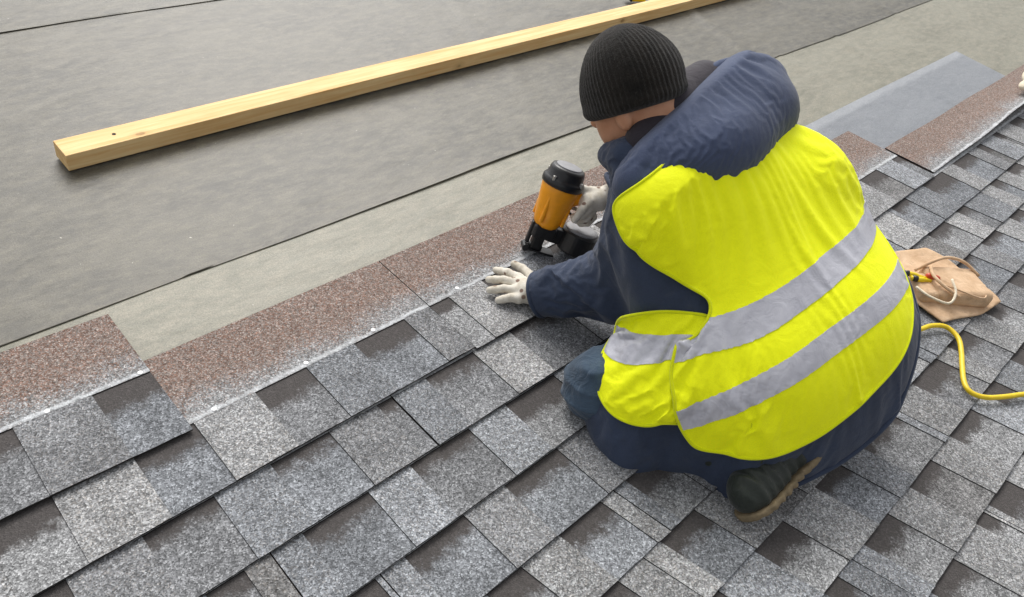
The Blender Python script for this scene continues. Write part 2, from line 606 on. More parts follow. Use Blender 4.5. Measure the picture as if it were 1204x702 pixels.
class Field:
    def __init__(self, lo, hi, h, pts=None):
        self.lo, self.h = np.array(lo, float), h
        n = np.ceil((np.array(hi) - self.lo) / h).astype(int) + 1
        self.n = n
        self.full = None
        if pts is not None:
            self.X, self.Y, self.Z = pts
            return
        ax = [np.float32(self.lo[i]) + np.arange(n[i], dtype=np.float32) * np.float32(h) for i in range(3)]
        self.X, self.Y, self.Z = np.meshgrid(*ax, indexing='ij')
    def cap(self, a, b, r1, r2, side=None, squash=1.0):
        """tapered capsule; with side: flattened to squash x radius across side"""
        a, b = np.array(a, np.float32), np.array(b, np.float32)
        ba = b - a
        px, py, pz = self.X - a[0], self.Y - a[1], self.Z - a[2]
        L2 = float(ba @ ba)
        t = np.clip((px * ba[0] + py * ba[1] + pz * ba[2]) / L2, 0, 1)
        qx, qy, qz = px - t * ba[0], py - t * ba[1], pz - t * ba[2]
        if side is None:
            d = np.sqrt(qx * qx + qy * qy + qz * qz)
            return d - (r1 + (r2 - r1) * t)
        ax = ba / math.sqrt(L2)
        s = np.array(side, np.float32)
        s = s - ax * (s @ ax)
        s /= np.linalg.norm(s)
        dp = np.cross(ax, s)
        c = qx * dp[0] + qy * dp[1] + qz * dp[2]
        k = 1.0 / squash
        ex = (k - 1) * c
        qx, qy, qz = qx + dp[0] * ex, qy + dp[1] * ex, qz + dp[2] * ex
        d = np.sqrt(qx * qx + qy * qy + qz * qz)
        return (d - (r1 + (r2 - r1) * t)) * min(1.0, squash * 1.15)
    def ell(self, c, axes, radii):
        px, py, pz = self.X - np.float32(c[0]), self.Y - np.float32(c[1]), self.Z - np.float32(c[2])
        k0 = 0
        k1 = 0
        for ax, r in zip(axes, radii):
            q = (px * np.float32(ax[0]) + py * np.float32(ax[1]) + pz * np.float32(ax[2])) / np.float32(r)
            k0 = k0 + q * q
            k1 = k1 + (q / np.float32(r)) ** 2
        k0 = np.sqrt(k0)
        k1 = np.sqrt(k1) + 1e-6
        return k0 * (k0 - 1) / k1
    def sph(self, c, r):
        return np.sqrt((self.X - np.float32(c[0])) ** 2 + (self.Y - np.float32(c[1])) ** 2 + (self.Z - np.float32(c[2])) ** 2) - np.float32(r)
    def plane(self, p, n):
        """negative on the side the normal points away from"""
        n = nrm3(n)
        return (self.X - np.float32(p[0])) * np.float32(n[0]) + (self.Y - np.float32(p[1])) * np.float32(n[1]) + (self.Z - np.float32(p[2])) * np.float32(n[2])
    def box(self, c, axes, half, rnd=0.0):
        px, py, pz = self.X - np.float32(c[0]), self.Y - np.float32(c[1]), self.Z - np.float32(c[2])
        o = 0
        m = None
        for ax, hf in zip(axes, half):
            q = np.abs(px * np.float32(ax[0]) + py * np.float32(ax[1]) + pz * np.float32(ax[2])) - np.float32(hf - rnd)
            o = o + np.maximum(q, 0) ** 2
            m = q if m is None else np.maximum(m, q)
        return np.sqrt(o) + np.minimum(m, 0) - np.float32(rnd)

def sample(lo, hi, h, fn, S=6):
    """evaluate fn on a grid, finely only in the blocks that the surface passes through"""
    lo = np.array(lo, float)
    n = np.ceil((np.array(hi) - lo) / h).astype(int) + 1
    nb = (n + S - 1) // S
    cx = [np.float32(lo[i] + (np.arange(nb[i]) * S + (S - 1) / 2) * h) for i in range(3)]
    A = np.meshgrid(*cx, indexing='ij')
    dc = fn(Field(lo, hi, h, tuple(a.ravel() for a in A))).reshape(nb)
    act = np.abs(dc) < S * h * 1.15 + 0.012
    full = np.repeat(np.repeat(np.repeat(np.where(dc < 0, -1, 1).astype(np.float32), S, 0), S, 1), S, 2)
    bi = np.argwhere(act)
    off = np.stack(np.meshgrid(np.arange(S), np.arange(S), np.arange(S), indexing='ij'), -1).reshape(-1, 3)
    out = np.empty((len(bi), S ** 3), np.float32)
    step = 400
    for i in range(0, len(bi), step):
        idx = (bi[i:i + step, None, :] * S + off[None]).reshape(-1, 3)
        P = (lo + idx * h).astype(np.float32)
        out[i:i + step] = fn(Field(lo, hi, h, (P[:, 0].copy(), P[:, 1].copy(), P[:, 2].copy()))).reshape(-1, S ** 3)
    idx = (bi[:, None, :] * S + off[None]).reshape(-1, 3)
    full[idx[:, 0], idx[:, 1], idx[:, 2]] = out.ravel()
    fl = Field(lo, hi, h, (None, None, None))
    return fl, full

def smin(a, b, k):
    h = np.clip(0.5 + 0.5 * (b - a) / k, 0, 1)
    return b * (1 - h) + a * h - k * h * (1 - h)
def smax(a, b, k):
    return -smin(-a, -b, k)

def surface_nets(fl, d):
    """quads of the zero level set of d on the field's grid"""
    nx, ny, nz = d.shape
    ins = d < 0
    def corner(a, i, j, k):
        return a[i:nx - 1 + i, j:ny - 1 + j, k:nz - 1 + k]
    cnt = np.zeros((nx - 1, ny - 1, nz - 1), np.int8)
    for i in (0, 1):
        for j in (0, 1):
            for k in (0, 1):
                cnt += corner(ins, i, j, k)
    act = (cnt > 0) & (cnt < 8)
    idx = np.argwhere(act)
    if len(idx) == 0:
        return np.zeros((0, 3)), np.zeros((0, 4), int)
    vid = -np.ones(act.shape, np.int64)
    vid[act] = np.arange(len(idx))
    acc = np.zeros((len(idx), 3))
    num = np.zeros(len(idx))
    cs = [(i, j, k) for i in (0, 1) for j in (0, 1) for k in (0, 1)]
    I, J, K = idx[:, 0], idx[:, 1], idx[:, 2]
    for a in cs:
        for axn in range(3):
            if a[axn] == 0:
                b = list(a)
                b[axn] = 1
                da = d[I + a[0], J + a[1], K + a[2]]
                db = d[I + b[0], J + b[1], K + b[2]]
                m = (da < 0) != (db < 0)
                t = np.where(m, da / np.where(m, da - db, 1), 0)
                p = np.tile(np.array(a, float), (len(idx), 1))
                p[:, axn] += t
                acc[m] += p[m]
                num[m] += 1
    V = fl.lo + (idx + acc / num[:, None]) * fl.h
    F = []
    for axn in range(3):
        sl = [slice(1, -1)] * 3
        s0 = [slice(1, -1)] * 3
        s1 = [slice(1, -1)] * 3
        s0[axn] = slice(0, -1)
        s1[axn] = slice(1, None)
        a = ins[tuple(s0)]
        b = ins[tuple(s1)]
        E = np.argwhere(a != b)
        flip = a[tuple(E.T)]
        base = E.copy()
        o1, o2 = [q for q in range(3) if q != axn]
        base[:, o1] += 1
        base[:, o2] += 1
        c = []
        for d1, d2 in ((-1, -1), (0, -1), (0, 0), (-1, 0)):
            q = base.copy()
            q[:, o1] += d1
            q[:, o2] += d2
            c.append(vid[q[:, 0], q[:, 1], q[:, 2]])
        q = np.stack(c, 1)
        f2 = flip if axn != 1 else ~flip
        q[~f2] = q[~f2][:, ::-1]
        F.append(q)
    F = np.concatenate(F)
    F = F[(F >= 0).all(1)]
    return V, F

def relax(V, F, it=2, f=0.5):
    V = V.copy()
    nv = len(V)
    src = np.concatenate([F[:, k] for k in (0, 1, 2, 3, 1, 2, 3, 0)])
    dst = np.concatenate([F[:, k] for k in (1, 2, 3, 0, 0, 1, 2, 3)])
    n = np.maximum(np.bincount(src, minlength=nv), 1)
    for _ in range(it):
        S = np.stack([np.bincount(src, weights=V[dst, c], minlength=nv) for c in range(3)], 1)
        V += f * (S / n[:, None] - V)
    return V

def sdf_obj(name, fl, d, mat, parent, base, it=2, keep=None):
    V, F = surface_nets(fl, d)
    V = relax(V, F, it)
    me = bpy.data.meshes.new(name)
    V = V - np.array(base)
    me.vertices.add(len(V))
    me.vertices.foreach_set('co', V.astype(np.float32).ravel())
    me.loops.add(F.size)
    me.loops.foreach_set('vertex_index', F.astype(np.int32).ravel())
    me.polygons.add(len(F))
    me.polygons.foreach_set('loop_start', np.arange(0, F.size, 4, dtype=np.int32))
    me.polygons.foreach_set('loop_total', np.full(len(F), 4, np.int32))
    me.update(calc_edges=True)
    me.validate()
    me.shade_smooth()
    return mesh_obj(name, me, mat, parent)

# smooth pseudo-noise for cloth folds
def waves(fl, seed, n, f0, f1, dirs=None):
    rnd = np.random.RandomState(seed)
    out = 0
    for i in range(n):
        k = rnd.normal(size=3)
        k = k / np.linalg.norm(k) * rnd.uniform(f0, f1)
        if dirs is not None:
            k = k - dirs * (k @ dirs) * 0.8
        out = out + np.sin(fl.X * np.float32(k[0]) + fl.Y * np.float32(k[1]) + fl.Z * np.float32(k[2]) + np.float32(rnd.uniform(0, 6.28)))
    return out / math.sqrt(n)

def ridges(fl, seed, n, f0, f1):
    """sharp-crested, meandering cloth folds, 0..1"""
    rnd = np.random.RandomState(seed)
    out = 0
    for i in range(n):
        k = rnd.normal(size=3)
        k = k / np.linalg.norm(k) * rnd.uniform(f0, f1)
        q = rnd.normal(size=3)
        q = q / np.linalg.norm(q) * 9.0
        r = rnd.normal(size=3) * 6.0
        ph = fl.X * np.float32(k[0]) + fl.Y * np.float32(k[1]) + fl.Z * np.float32(k[2]) + np.float32(rnd.uniform(0, 6.28))
        ph = ph + np.float32(1.3) * np.sin(fl.X * np.float32(q[0]) + fl.Y * np.float32(q[1]) + fl.Z * np.float32(q[2]))
        a = 0.5 + 0.5 * np.sin(fl.X * np.float32(r[0]) + fl.Y * np.float32(r[1]) + fl.Z * np.float32(r[2]) + np.float32(rnd.uniform(0, 6.28)))
        out = out + a * (1 - np.abs(np.sin(ph))) ** 2
    return (out / n).astype(np.float32)

# ------------------------------------------------------------------ the worker: pose (roof coordinates)
PELV = np.array((1.37, -0.605, 0.215))
NECK = np.array((1.335, -0.30, 0.50))
LSH = np.array((1.195, -0.335, 0.42))
RSH = np.array((1.570, -0.437, 0.450))
LELB = np.array((1.235, -0.28, 0.185))
LWRI = np.array((1.155, -0.135, 0.058))
RELB = np.array((1.66, -0.17, 0.27))
RWRI = np.array((1.455, -0.055, 0.185))
LKNE = np.array((1.045, -0.425, 0.082))
RKNE = np.array((1.66, -0.33, 0.33))
LHIP = np.array((1.25, -0.62, 0.2))
RHIP = np.array((1.46, -0.64, 0.23))
LANK = np.array((1.16, -0.72, 0.065))
RANK = np.array((1.50, -0.66, 0.1))
HEADC = np.array((1.286, -0.137, 0.560))
LAT = nrm3((1.0, -0.16, 0.16))
SPN = nrm3(NECK - PELV)
SPN = nrm3(SPN - LAT * (SPN @ LAT))
BCK = np.cross(LAT, SPN)
GAZE = nrm3((-0.10, 0.70, -0.70))
HUP = nrm3((0.0, 0.72, 0.69))
HUP = nrm3(HUP - GAZE * (HUP @ GAZE))
HRT = np.cross(GAZE, HUP)
ZUP = np.array((0, 0, 1.0))

def torso(f, grow=0.0):
    d = f.cap(PELV + SPN * 0.02 - BCK * 0.0, NECK - SPN * 0.10 - BCK * 0.03, 0.228 + grow, 0.212 + grow, LAT, 0.60)
    d = smin(d, f.cap(LSH + LAT * 0.045 - BCK * .03 - SPN * .03, RSH - LAT * 0.03 - BCK * .02, 0.08 + grow, 0.085 + grow), 0.09)
    d = smin(d, f.cap(RSH - LAT * 0.06 - BCK * 0.02 - SPN * 0.03, PELV + LAT * 0.17 - BCK * .01, 0.095 + grow, 0.105 + grow), 0.06)
    d = smin(d, f.ell(PELV + SPN * -0.02 - LAT * 0.01, (LAT, SPN, BCK), (0.228 + grow, 0.172 + grow, 0.15 + grow)), 0.07)
    return d

def hipskirt(f, grow=0.0):
    d = f.cap(LHIP, LHIP * 0.28 + LKNE * 0.72 + np.array((0.0, -0.025, 0.002)), 0.128 + grow, 0.094 + grow)
    d = smin(d, f.cap(RHIP, RKNE, 0.13 + grow, 0.10 + grow), 0.06)
    return d

def left_arm(f, grow=0.0):
    d = f.cap(LSH, LELB, 0.082 + grow, 0.078 + grow)
    d = smin(d, f.cap(LELB, LWRI, 0.079 + grow, 0.056 + grow), 0.03)
    return d
def right_arm(f, grow=0.0):
    d = f.cap(RSH, RELB, 0.082 + grow, 0.075 + grow)
    return smin(d, f.cap(RELB, RWRI, 0.075 + grow, 0.055 + grow), 0.03)

def along(f, a, b):
    a, b = np.array(a, np.float32), np.array(b, np.float32)
    ba = b - a
    L = float(np.linalg.norm(ba))
    ba = ba / L
    return (f.X - a[0]) * ba[0] + (f.Y - a[1]) * ba[1] + (f.Z - a[2]) * ba[2]


# plane of the jacket hem: from the left knee round the seat
HEM_P = np.array((1.12, -0.765, 0.068))
HEM_N = nrm3(np.cross(nrm3((0.50, -0.07, 0.235)), nrm3((-0.145, 0.27, -0.035))))
if HEM_N[2] > 0: HEM_N = -HEM_N
VHEM_P = HEM_P - HEM_N * 0.120
VHEM_N = nrm3(np.cross(nrm3((0.50, -0.07, 0.20)), nrm3((-0.145, 0.27, -0.06))))
if VHEM_N[2] > 0: VHEM_N = -VHEM_N

SLIT_A = np.array((1.087, -0.485, 0.30))
SLIT_B = np.array((1.115, -0.735, 0.13))
SLIT_N = nrm3(np.cross(SLIT_B - SLIT_A, (PELV + SPN * 0.14) - SLIT_A))
if SLIT_N @ LAT < 0: SLIT_N = -SLIT_N      # points to the back panel side

RIM_P = np.array((1.305, -0.222, 0.56))
RIM_N = nrm3(np.cross(np.array((0.39, 0.03, 0.13)), np.array((0.1, -0.55, 0.75))))
NECKCUT_S = 1.0 if RIM_N[1] > 0 else -1.0

def vest_core(f, grow):
    d = torso(f, grow)
    d = smin(d, f.cap(LSH, LSH * 0.6 + LELB * 0.4, 0.082 + grow, 0.08 + grow), 0.05)
    d = smin(d, f.cap(RSH, RSH * 0.6 + RELB * 0.4, 0.082 + grow, 0.08 + grow), 0.05)
    return smin(d, hipskirt(f, grow), 0.07)

def cap2(a, b, A, B, r1, r2):
    A, B = np.array(A, np.float32), np.array(B, np.float32)
    ba = B - A
    t = np.clip(((a - A[0]) * ba[0] + (b - A[1]) * ba[1]) / float(ba @ ba), 0, 1)
    return np.sqrt((a - A[0] - t * ba[0]) ** 2 + (b - A[1] - t * ba[1]) ** 2) - (r1 + (r2 - r1) * t)

def plane3(p, q, r):
    n = nrm3(np.cross(np.array(q) - np.array(p), np.array(r) - np.array(p)))
    return np.array(p, float), (n if n @ SPN > 0 else -n)

BAND_UP = plane3((1.105, -0.545, 0.315), (1.215, -0.60, 0.375), (1.50, -0.585, 0.43))
BAND_LO = plane3((1.06, -0.635, 0.24), (1.205, -0.696, 0.339), (1.492, -0.697, 0.388))
BAND_FR = plane3((1.005, -0.44, 0.225), (1.07, -0.545, 0.275), (1.105, -0.40, 0.20))

def fing(f, pts, rs):
    d = None
    for (a, b), (ra, rb) in zip(zip(pts, pts[1:]), zip(rs, rs[1:])):
        c = f.cap(a, b, ra, rb)
        d = c if d is None else smin(d, c, 0.003)
    return d

def left_hand(f, grow=0.0):
    W = np.array((1.158, -0.138, 0.060))
    K = [(1.163, -0.063, 0.052), (1.143, -0.075, 0.054), (1.127, -0.093, 0.052), (1.117, -0.113, 0.047)]
    Tp = [(1.150, -0.000, 0.036), (1.111, -0.016, 0.036), (1.087, -0.045, 0.036), (1.082, -0.082, 0.035)]
    d = f.cap(W + nrm3(LELB - LWRI) * 0.05, W, 0.036, 0.031)
    d = smin(d, f.cap(W, (1.150, -0.108, 0.053), 0.029, 0.026), 0.008)
    for k in K:
        d = smin(d, f.cap((1.155, -0.118, 0.053), k, 0.022, 0.0125), 0.012)
    d0 = d
    for k, t in zip(K, Tp):
        k, t = np.array(k), np.array(t)
        m = k * 0.52 + t * 0.48 + ZUP * 0.005
        q = k * 0.22 + t * 0.78 + ZUP * 0.002
        fd = fing(f, [k, m, q, t], [0.0115, 0.0102, 0.0096, 0.0085])
        d = smin(d, fd, 0.005)
    th = fing(f, [(1.172, -0.115, 0.050), (1.198, -0.070, 0.047), (1.206, -0.035, 0.041), (1.204, -0.008, 0.037)], [0.016, 0.0125, 0.0112, 0.009])
    d = smin(d, th, 0.008)
    return d - grow

def right_hand(f, grow=0.0):
    W = RWRI
    d = f.cap(W, (1.428, -0.050, 0.178), 0.028, 0.026)
    d = smin(d, f.cap((1.432, -0.050, 0.178), (1.398, -0.040, 0.176), 0.027, 0.024), 0.01)
    K = [(1.392, -0.048, 0.185), (1.395, -0.052, 0.168), (1.402, -0.056, 0.152), (1.410, -0.058, 0.137)]
    for i, k in enumerate(K):
        k = np.array(k)
        m = k + np.array((-0.030, -0.004, -0.012)) * (1 - 0.12 * i)
        t = m + np.array((-0.006, 0.024, -0.020)) * (1 - 0.12 * i)
        if i == 0:
            t = m + np.array((-0.014, 0.002, -0.026))
        d = smin(d, fing(f, [k, m, t], [0.0125, 0.0108, 0.009]), 0.005)
    d = smin(d, fing(f, [(1.430, -0.035, 0.190), (1.398, -0.010, 0.196), (1.372, -0.008, 0.190)], [0.015, 0.012, 0.0095]), 0.008)
    return d - grow

def head_shape(f, grow=0.0):
    d = f.ell(HEADC, (HRT, HUP, GAZE), (0.075 + grow, 0.098 + grow, 0.094 + grow))
    d = smin(d, f.ell(HEADC + GAZE * 0.035 - HUP * 0.065, (HRT, HUP, GAZE), (0.055 + grow, 0.06 + grow, 0.062 + grow)), 0.04)
    return d

BOOT_A = np.array((1.235, -0.765, 0.088))
BOOT_B = np.array((1.100, -0.775, 0.076))
SOLE_N = nrm3((0.12, -0.80, -0.58))

def hem_flare(f):
    return (0.052 * np.clip(1 + f.plane(HEM_P, HEM_N) / 0.20, 0, 1.2) ** 1.3).astype(np.float32)

def f_form(f, grow=0.0):
    """clothed form without wrinkles: what the cloth hangs on"""
    d = smin(torso(f, grow), hipskirt(f, grow), 0.07) - hem_flare(f)
    d = smin(d, left_arm(f, grow), 0.035)
    d = smin(d, right_arm(f, grow), 0.035)
    return smin(d, f.cap((1.205, -0.215, 0.475), (1.235, -0.165, 0.44), 0.035 + grow, 0.03 + grow), 0.02)
def f_inner(f):
    return np.maximum(f_form(f, -0.012), 0.014 - f.Z)
def c_jacket(f):
    """cuts: hem, cuffs, neck opening, roof"""
    near_l = left_arm(f, 0.05)
    c = np.where(left_arm(f) < np.minimum(torso(f), hipskirt(f)), np.float32(-1), f.plane(HEM_P, HEM_N))
    c = np.maximum(c, np.where(near_l < 0, along(f, LELB, LWRI) - np.float32(np.linalg.norm(LWRI - LELB) - 0.004), -1))
    near_r = f.cap(RELB, RWRI, 0.12, 0.11)
    c = np.maximum(c, np.where(near_r < 0, along(f, RELB, RWRI) - np.float32(np.linalg.norm(RWRI - RELB) - 0.004), -1))
    return np.maximum(c, 0.014 - f.Z)
def f_jacket(f):
    return np.maximum(f_form(f), c_jacket(f))

def f_vform(g):
    d = vest_core(g, 0.012) - hem_flare(g)
    return d
def c_vest(g):
    vh = g.plane(VHEM_P, VHEM_N)
    hole = smax(cap2(g.Y, g.Z, (-0.505, 0.343), (-0.22, 0.315), 0.030, 0.10), g.X - np.float32(1.25), 0.03)
    hole = smin(hole, left_arm(g, 0.006) + np.maximum(0, (g.Z - np.float32(0.36))) * 3, 0.01)
    c = np.maximum(vh, -hole)
    c = np.maximum(c, -smax(right_arm(g, 0.012), np.float32(0.11) - along(g, RSH, RELB), 0.01))
    return np.maximum(c, NECKCUT_S * g.plane(RIM_P + np.array((0.02, -0.066, -0.008)), RIM_N))
def f_vest(g):
    return np.maximum(f_vform(g) - 0.004, np.maximum(c_vest(g), -g.plane(SLIT_A, SLIT_N)))
def f_front(g):
    d = np.maximum(f_vform(g), np.maximum(c_vest(g), g.plane(SLIT_A, SLIT_N) - 0.03))
    return np.maximum(d, g.plane((1.02, -0.40, 0.2), (-0.25, 1, 0.25)))

RIM = [np.array(q) for q in catmull([(1.165, -0.255, 0.492), (1.225, -0.245, 0.528), (1.305, -0.228, 0.562), (1.39, -0.212, 0.592), (1.475, -0.208, 0.610), (1.555, -0.228, 0.612)], 4)]
def f_hood(k, grow=0.0):
    hd = k.ell((1.466, -0.313, 0.555), (LAT, SPN, BCK), (0.135 + grow, 0.095 + grow, 0.085 + grow))
    hd = smin(hd, k.ell((1.325, -0.345, 0.535), (LAT, SPN, BCK), (0.135 + grow, 0.085 + grow, 0.08 + grow)), 0.05)
    hd = smin(hd, k.ell((1.215, -0.305, 0.495), (LAT, SPN, BCK), (0.075 + grow, 0.05 + grow, 0.05 + grow)), 0.06)
    sh = np.array((0.012, -0.045, -0.022))
    for a_, b_ in zip(RIM, RIM[1:]):
        hd = smin(hd, k.cap(a_ + sh, b_ + sh, 0.050 + grow, 0.050 + grow), 0.03)
    return smax(hd, NECKCUT_S * k.plane(RIM_P, RIM_N) - grow, 0.012)
def f_rim(k):
    rd = None
    for a_, b_ in zip(RIM, RIM[1:]):
        c_ = k.cap(a_, b_, 0.012, 0.012)
        rd = c_ if rd is None else np.minimum(rd, c_)
    return rd + np.float32(0.0015) * waves(k, 5, 5, 60, 120)
def f_collar(k):
    cl = smin(k.cap((1.24, -0.235, 0.505), (1.32, -0.205, 0.545), 0.045, 0.055), k.cap((1.32, -0.205, 0.545), (1.45, -0.200, 0.570), 0.055, 0.05), 0.03)
    return cl + np.float32(0.002) * waves(k, 5, 6, 30, 60)

def f_beanie(m):
    bn = m.ell(HEADC + HUP * 0.012 - GAZE * 0.004, (HRT, HUP, GAZE), (0.098, 0.117, 0.112))
    ca = m.plane(HEADC, HRT)
    cb = m.plane(HEADC, GAZE)
    cu = m.plane(HEADC, HUP)
    rr = np.sqrt(ca * ca + cb * cb)
    ang = np.arctan2(ca, cb)
    fade = np.clip((rr - 0.018) / 0.05, 0, 1)
    bn = bn + np.float32(0.0010) * fade * np.cos(60 * ang + 6 * cu + 1.5 * waves(m, 6, 4, 30, 60)) + np.float32(0.0025) * waves(m, 8, 5, 25, 60)
    lower = -(cu + 0.036 - 0.10 * cb)
    bn = smax(bn, lower, 0.010)
    return bn - (0.004 * np.exp(-((lower + 0.014) / 0.012) ** 2)).astype(np.float32)

def f_body(b):
    bd = head_shape(b)
    bd = smin(bd, b.cap(HEADC + GAZE * 0.098 - HUP * 0.012, HEADC + GAZE * 0.108 - HUP * 0.030, 0.010, 0.015), 0.012)
    bd = smin(bd, b.ell(HEADC - HRT * 0.077 - HUP * 0.042 - GAZE * 0.012, (HRT, HUP, GAZE), (0.011, 0.030, 0.018)), 0.004)
    bd = smin(bd, b.ell(HEADC + HRT * 0.078 - HUP * 0.028 - GAZE * 0.012, (HRT, HUP, GAZE), (0.011, 0.030, 0.018)), 0.004)
    for sx in (-1, 1):
        bd = smax(bd, -b.sph(HEADC + GAZE * 0.106 + HRT * 0.033 * sx - HUP * 0.004, 0.018), 0.012)
        bd = smin(bd, b.sph(HEADC + GAZE * 0.084 + HRT * 0.033 * sx - HUP * 0.004, 0.0125), 0.003)
    bd = smax(bd, -b.cap(HEADC + GAZE * 0.108 - HUP * 0.068 - HRT * 0.022, HEADC + GAZE * 0.108 - HUP * 0.068 + HRT * 0.022, 0.004, 0.004), 0.006)
    bd = smin(bd, b.cap(HEADC - HUP * 0.05 - GAZE * 0.02, NECK, 0.055, 0.06), 0.03)
    bd = smin(bd, torso(b, -0.05), 0.05)
    for q1, q2, r1, r2 in ((LSH, LELB, .045, .04), (LELB, LWRI, .04, .026), (RSH, RELB, .045, .04), (RELB, RWRI, .04, .026),
                           (LHIP, LKNE, .075, .05), (LKNE + (0.02, -0.01, 0), LANK, .045, .035), (RHIP, RKNE, .075, .05), (RKNE, RANK, .05, .035),
                           (LANK, BOOT_B + (0.02, 0.01, 0), .03, .02)):
        bd = smin(bd, b.cap(q1, q2, r1, r2), 0.03)
    return smin(bd, np.minimum(left_hand(b, -0.004), right_hand(b, -0.004)), 0.004)

def f_trousers(t_):
    w4 = waves(t_, 9, 6, 40, 90)
    td = None
    for q1, q2, r1, r2 in ((LHIP * 0.6 + LKNE * 0.4, LKNE, .075, .072), (LKNE, LANK + (0.02, 0.03, 0), .064, .045), (RHIP, RKNE, .085, .070), (RKNE, RANK, .065, .055)):
        c_ = t_.cap(q1, q2, r1, r2)
        td = c_ if td is None else smin(td, c_, 0.03)
    return np.maximum(td + np.float32(0.002) * w4 - np.float32(0.028) * ridges(t_, 23, 5, 40, 75), 0.022 - t_.Z)

def f_bootcore(o):
    bt = o.cap(BOOT_A, BOOT_B, 0.055, 0.043)
    bt = smin(bt, o.cap(BOOT_A * 0.3 + BOOT_B * 0.7 + SOLE_N * 0.012, BOOT_B + SOLE_N * 0.012, 0.048, 0.040), 0.02)
    tc = along(o, BOOT_A, BOOT_B) - np.float32(np.linalg.norm(BOOT_B - BOOT_A) * 0.72)
    bt = bt + np.float32(0.003) * np.exp(-(tc / 0.004) ** 2) - np.float32(0.005) * ridges(o, 3, 3, 40, 80)
    bt = smin(bt, o.cap(BOOT_A, LANK + (-0.02, 0.06, 0.0), 0.058, 0.06), 0.03)
    return bt - np.float32(0.0022) * np.sin(along(o, BOOT_A, BOOT_B) * 260) * np.clip(o.Z * 20 - 1.2, 0, 1)
def f_boot(o):
    sl = o.plane((BOOT_A + BOOT_B) / 2 + SOLE_N * 0.026, SOLE_N)
    return np.maximum(smax(f_bootcore(o), sl, 0.004), 0.022 - o.Z)
def f_sole(o):
    sl = o.plane((BOOT_A + BOOT_B) / 2 + SOLE_N * 0.026, SOLE_N)
    q = Field((0, 0, 0), (1, 1, 1), 1.0, tuple((c - np.float32(SOLE_N[i]) * (sl + np.float32(0.006))).astype(np.float32) for i, c in enumerate((o.X, o.Y, o.Z))))
    so = smax(smax(f_bootcore(q) - 0.007, sl - 0.015, 0.004), -(sl - 0.0005), 0.003)
    so = so + np.float32(0.0016) * (np.sin(along(o, BOOT_A, BOOT_B) * 300) > 0.3) * (sl > 0.007)
    so = smax(so, -along(o, BOOT_A, BOOT_B) - 0.06, 0.01)
    return np.maximum(so, 0.024 - o.Z)
def f_lglove(f):
    return np.maximum(left_hand(f), 0.0245 - f.Z)
def f_rglove(f):
    return right_hand(f)

def build_fields(h):
    spec = {'rim': ((1.08, -0.48, 0.40), (1.72, -0.08, 0.72), h * 0.8, f_rim),
            'collar': ((1.08, -0.48, 0.40), (1.72, -0.08, 0.72), h, f_collar),
            'beanie': (HEADC - 0.15, HEADC + 0.15, h * 0.45, f_beanie),
            'body': ((0.9, -0.98, 0.02), (1.85, 0.06, 0.74), h, f_body),
            'trousers': ((0.92, -0.92, 0.02), (1.82, -0.2, 0.48), h, f_trousers),
            'boot': ((1.02, -0.92, 0.015), (1.36, -0.62, 0.22), h * 0.6, f_boot),
            'sole': ((1.02, -0.92, 0.015), (1.36, -0.62, 0.22), h * 0.6, f_sole),
            'left_glove': ((1.05, -0.24, 0.015), (1.25, 0.03, 0.15), max(h * 0.4, 0.0018), f_lglove),
            'right_glove': ((1.32, -0.12, 0.08), (1.50, 0.04, 0.24), max(h * 0.4, 0.0018), f_rglove)}
    if PREVIEW:
        spec['hood'] = ((1.08, -0.48, 0.40), (1.72, -0.08, 0.72), h * 0.8, f_hood)
        spec['jacket'] = ((0.86, -1.0, 0.0), (1.9, 0.06, 0.66), h, f_jacket)
        spec['vest'] = ((0.9, -1.0, 0.02), (1.85, -0.05, 0.66), h, f_vest)
        spec['front_panel'] = ((0.9, -1.0, 0.02), (1.85, -0.05, 0.66), h, f_front)
    return {k: sample(*v) for k, v in spec.items()}
PREVIEW = False

# ------------------------------------------------------------------ garments: sheets cut from the form, then let fall as cloth
def tris_of(F):
    return np.concatenate([F[:, [0, 1, 2]], F[:, [0, 2, 3]]])

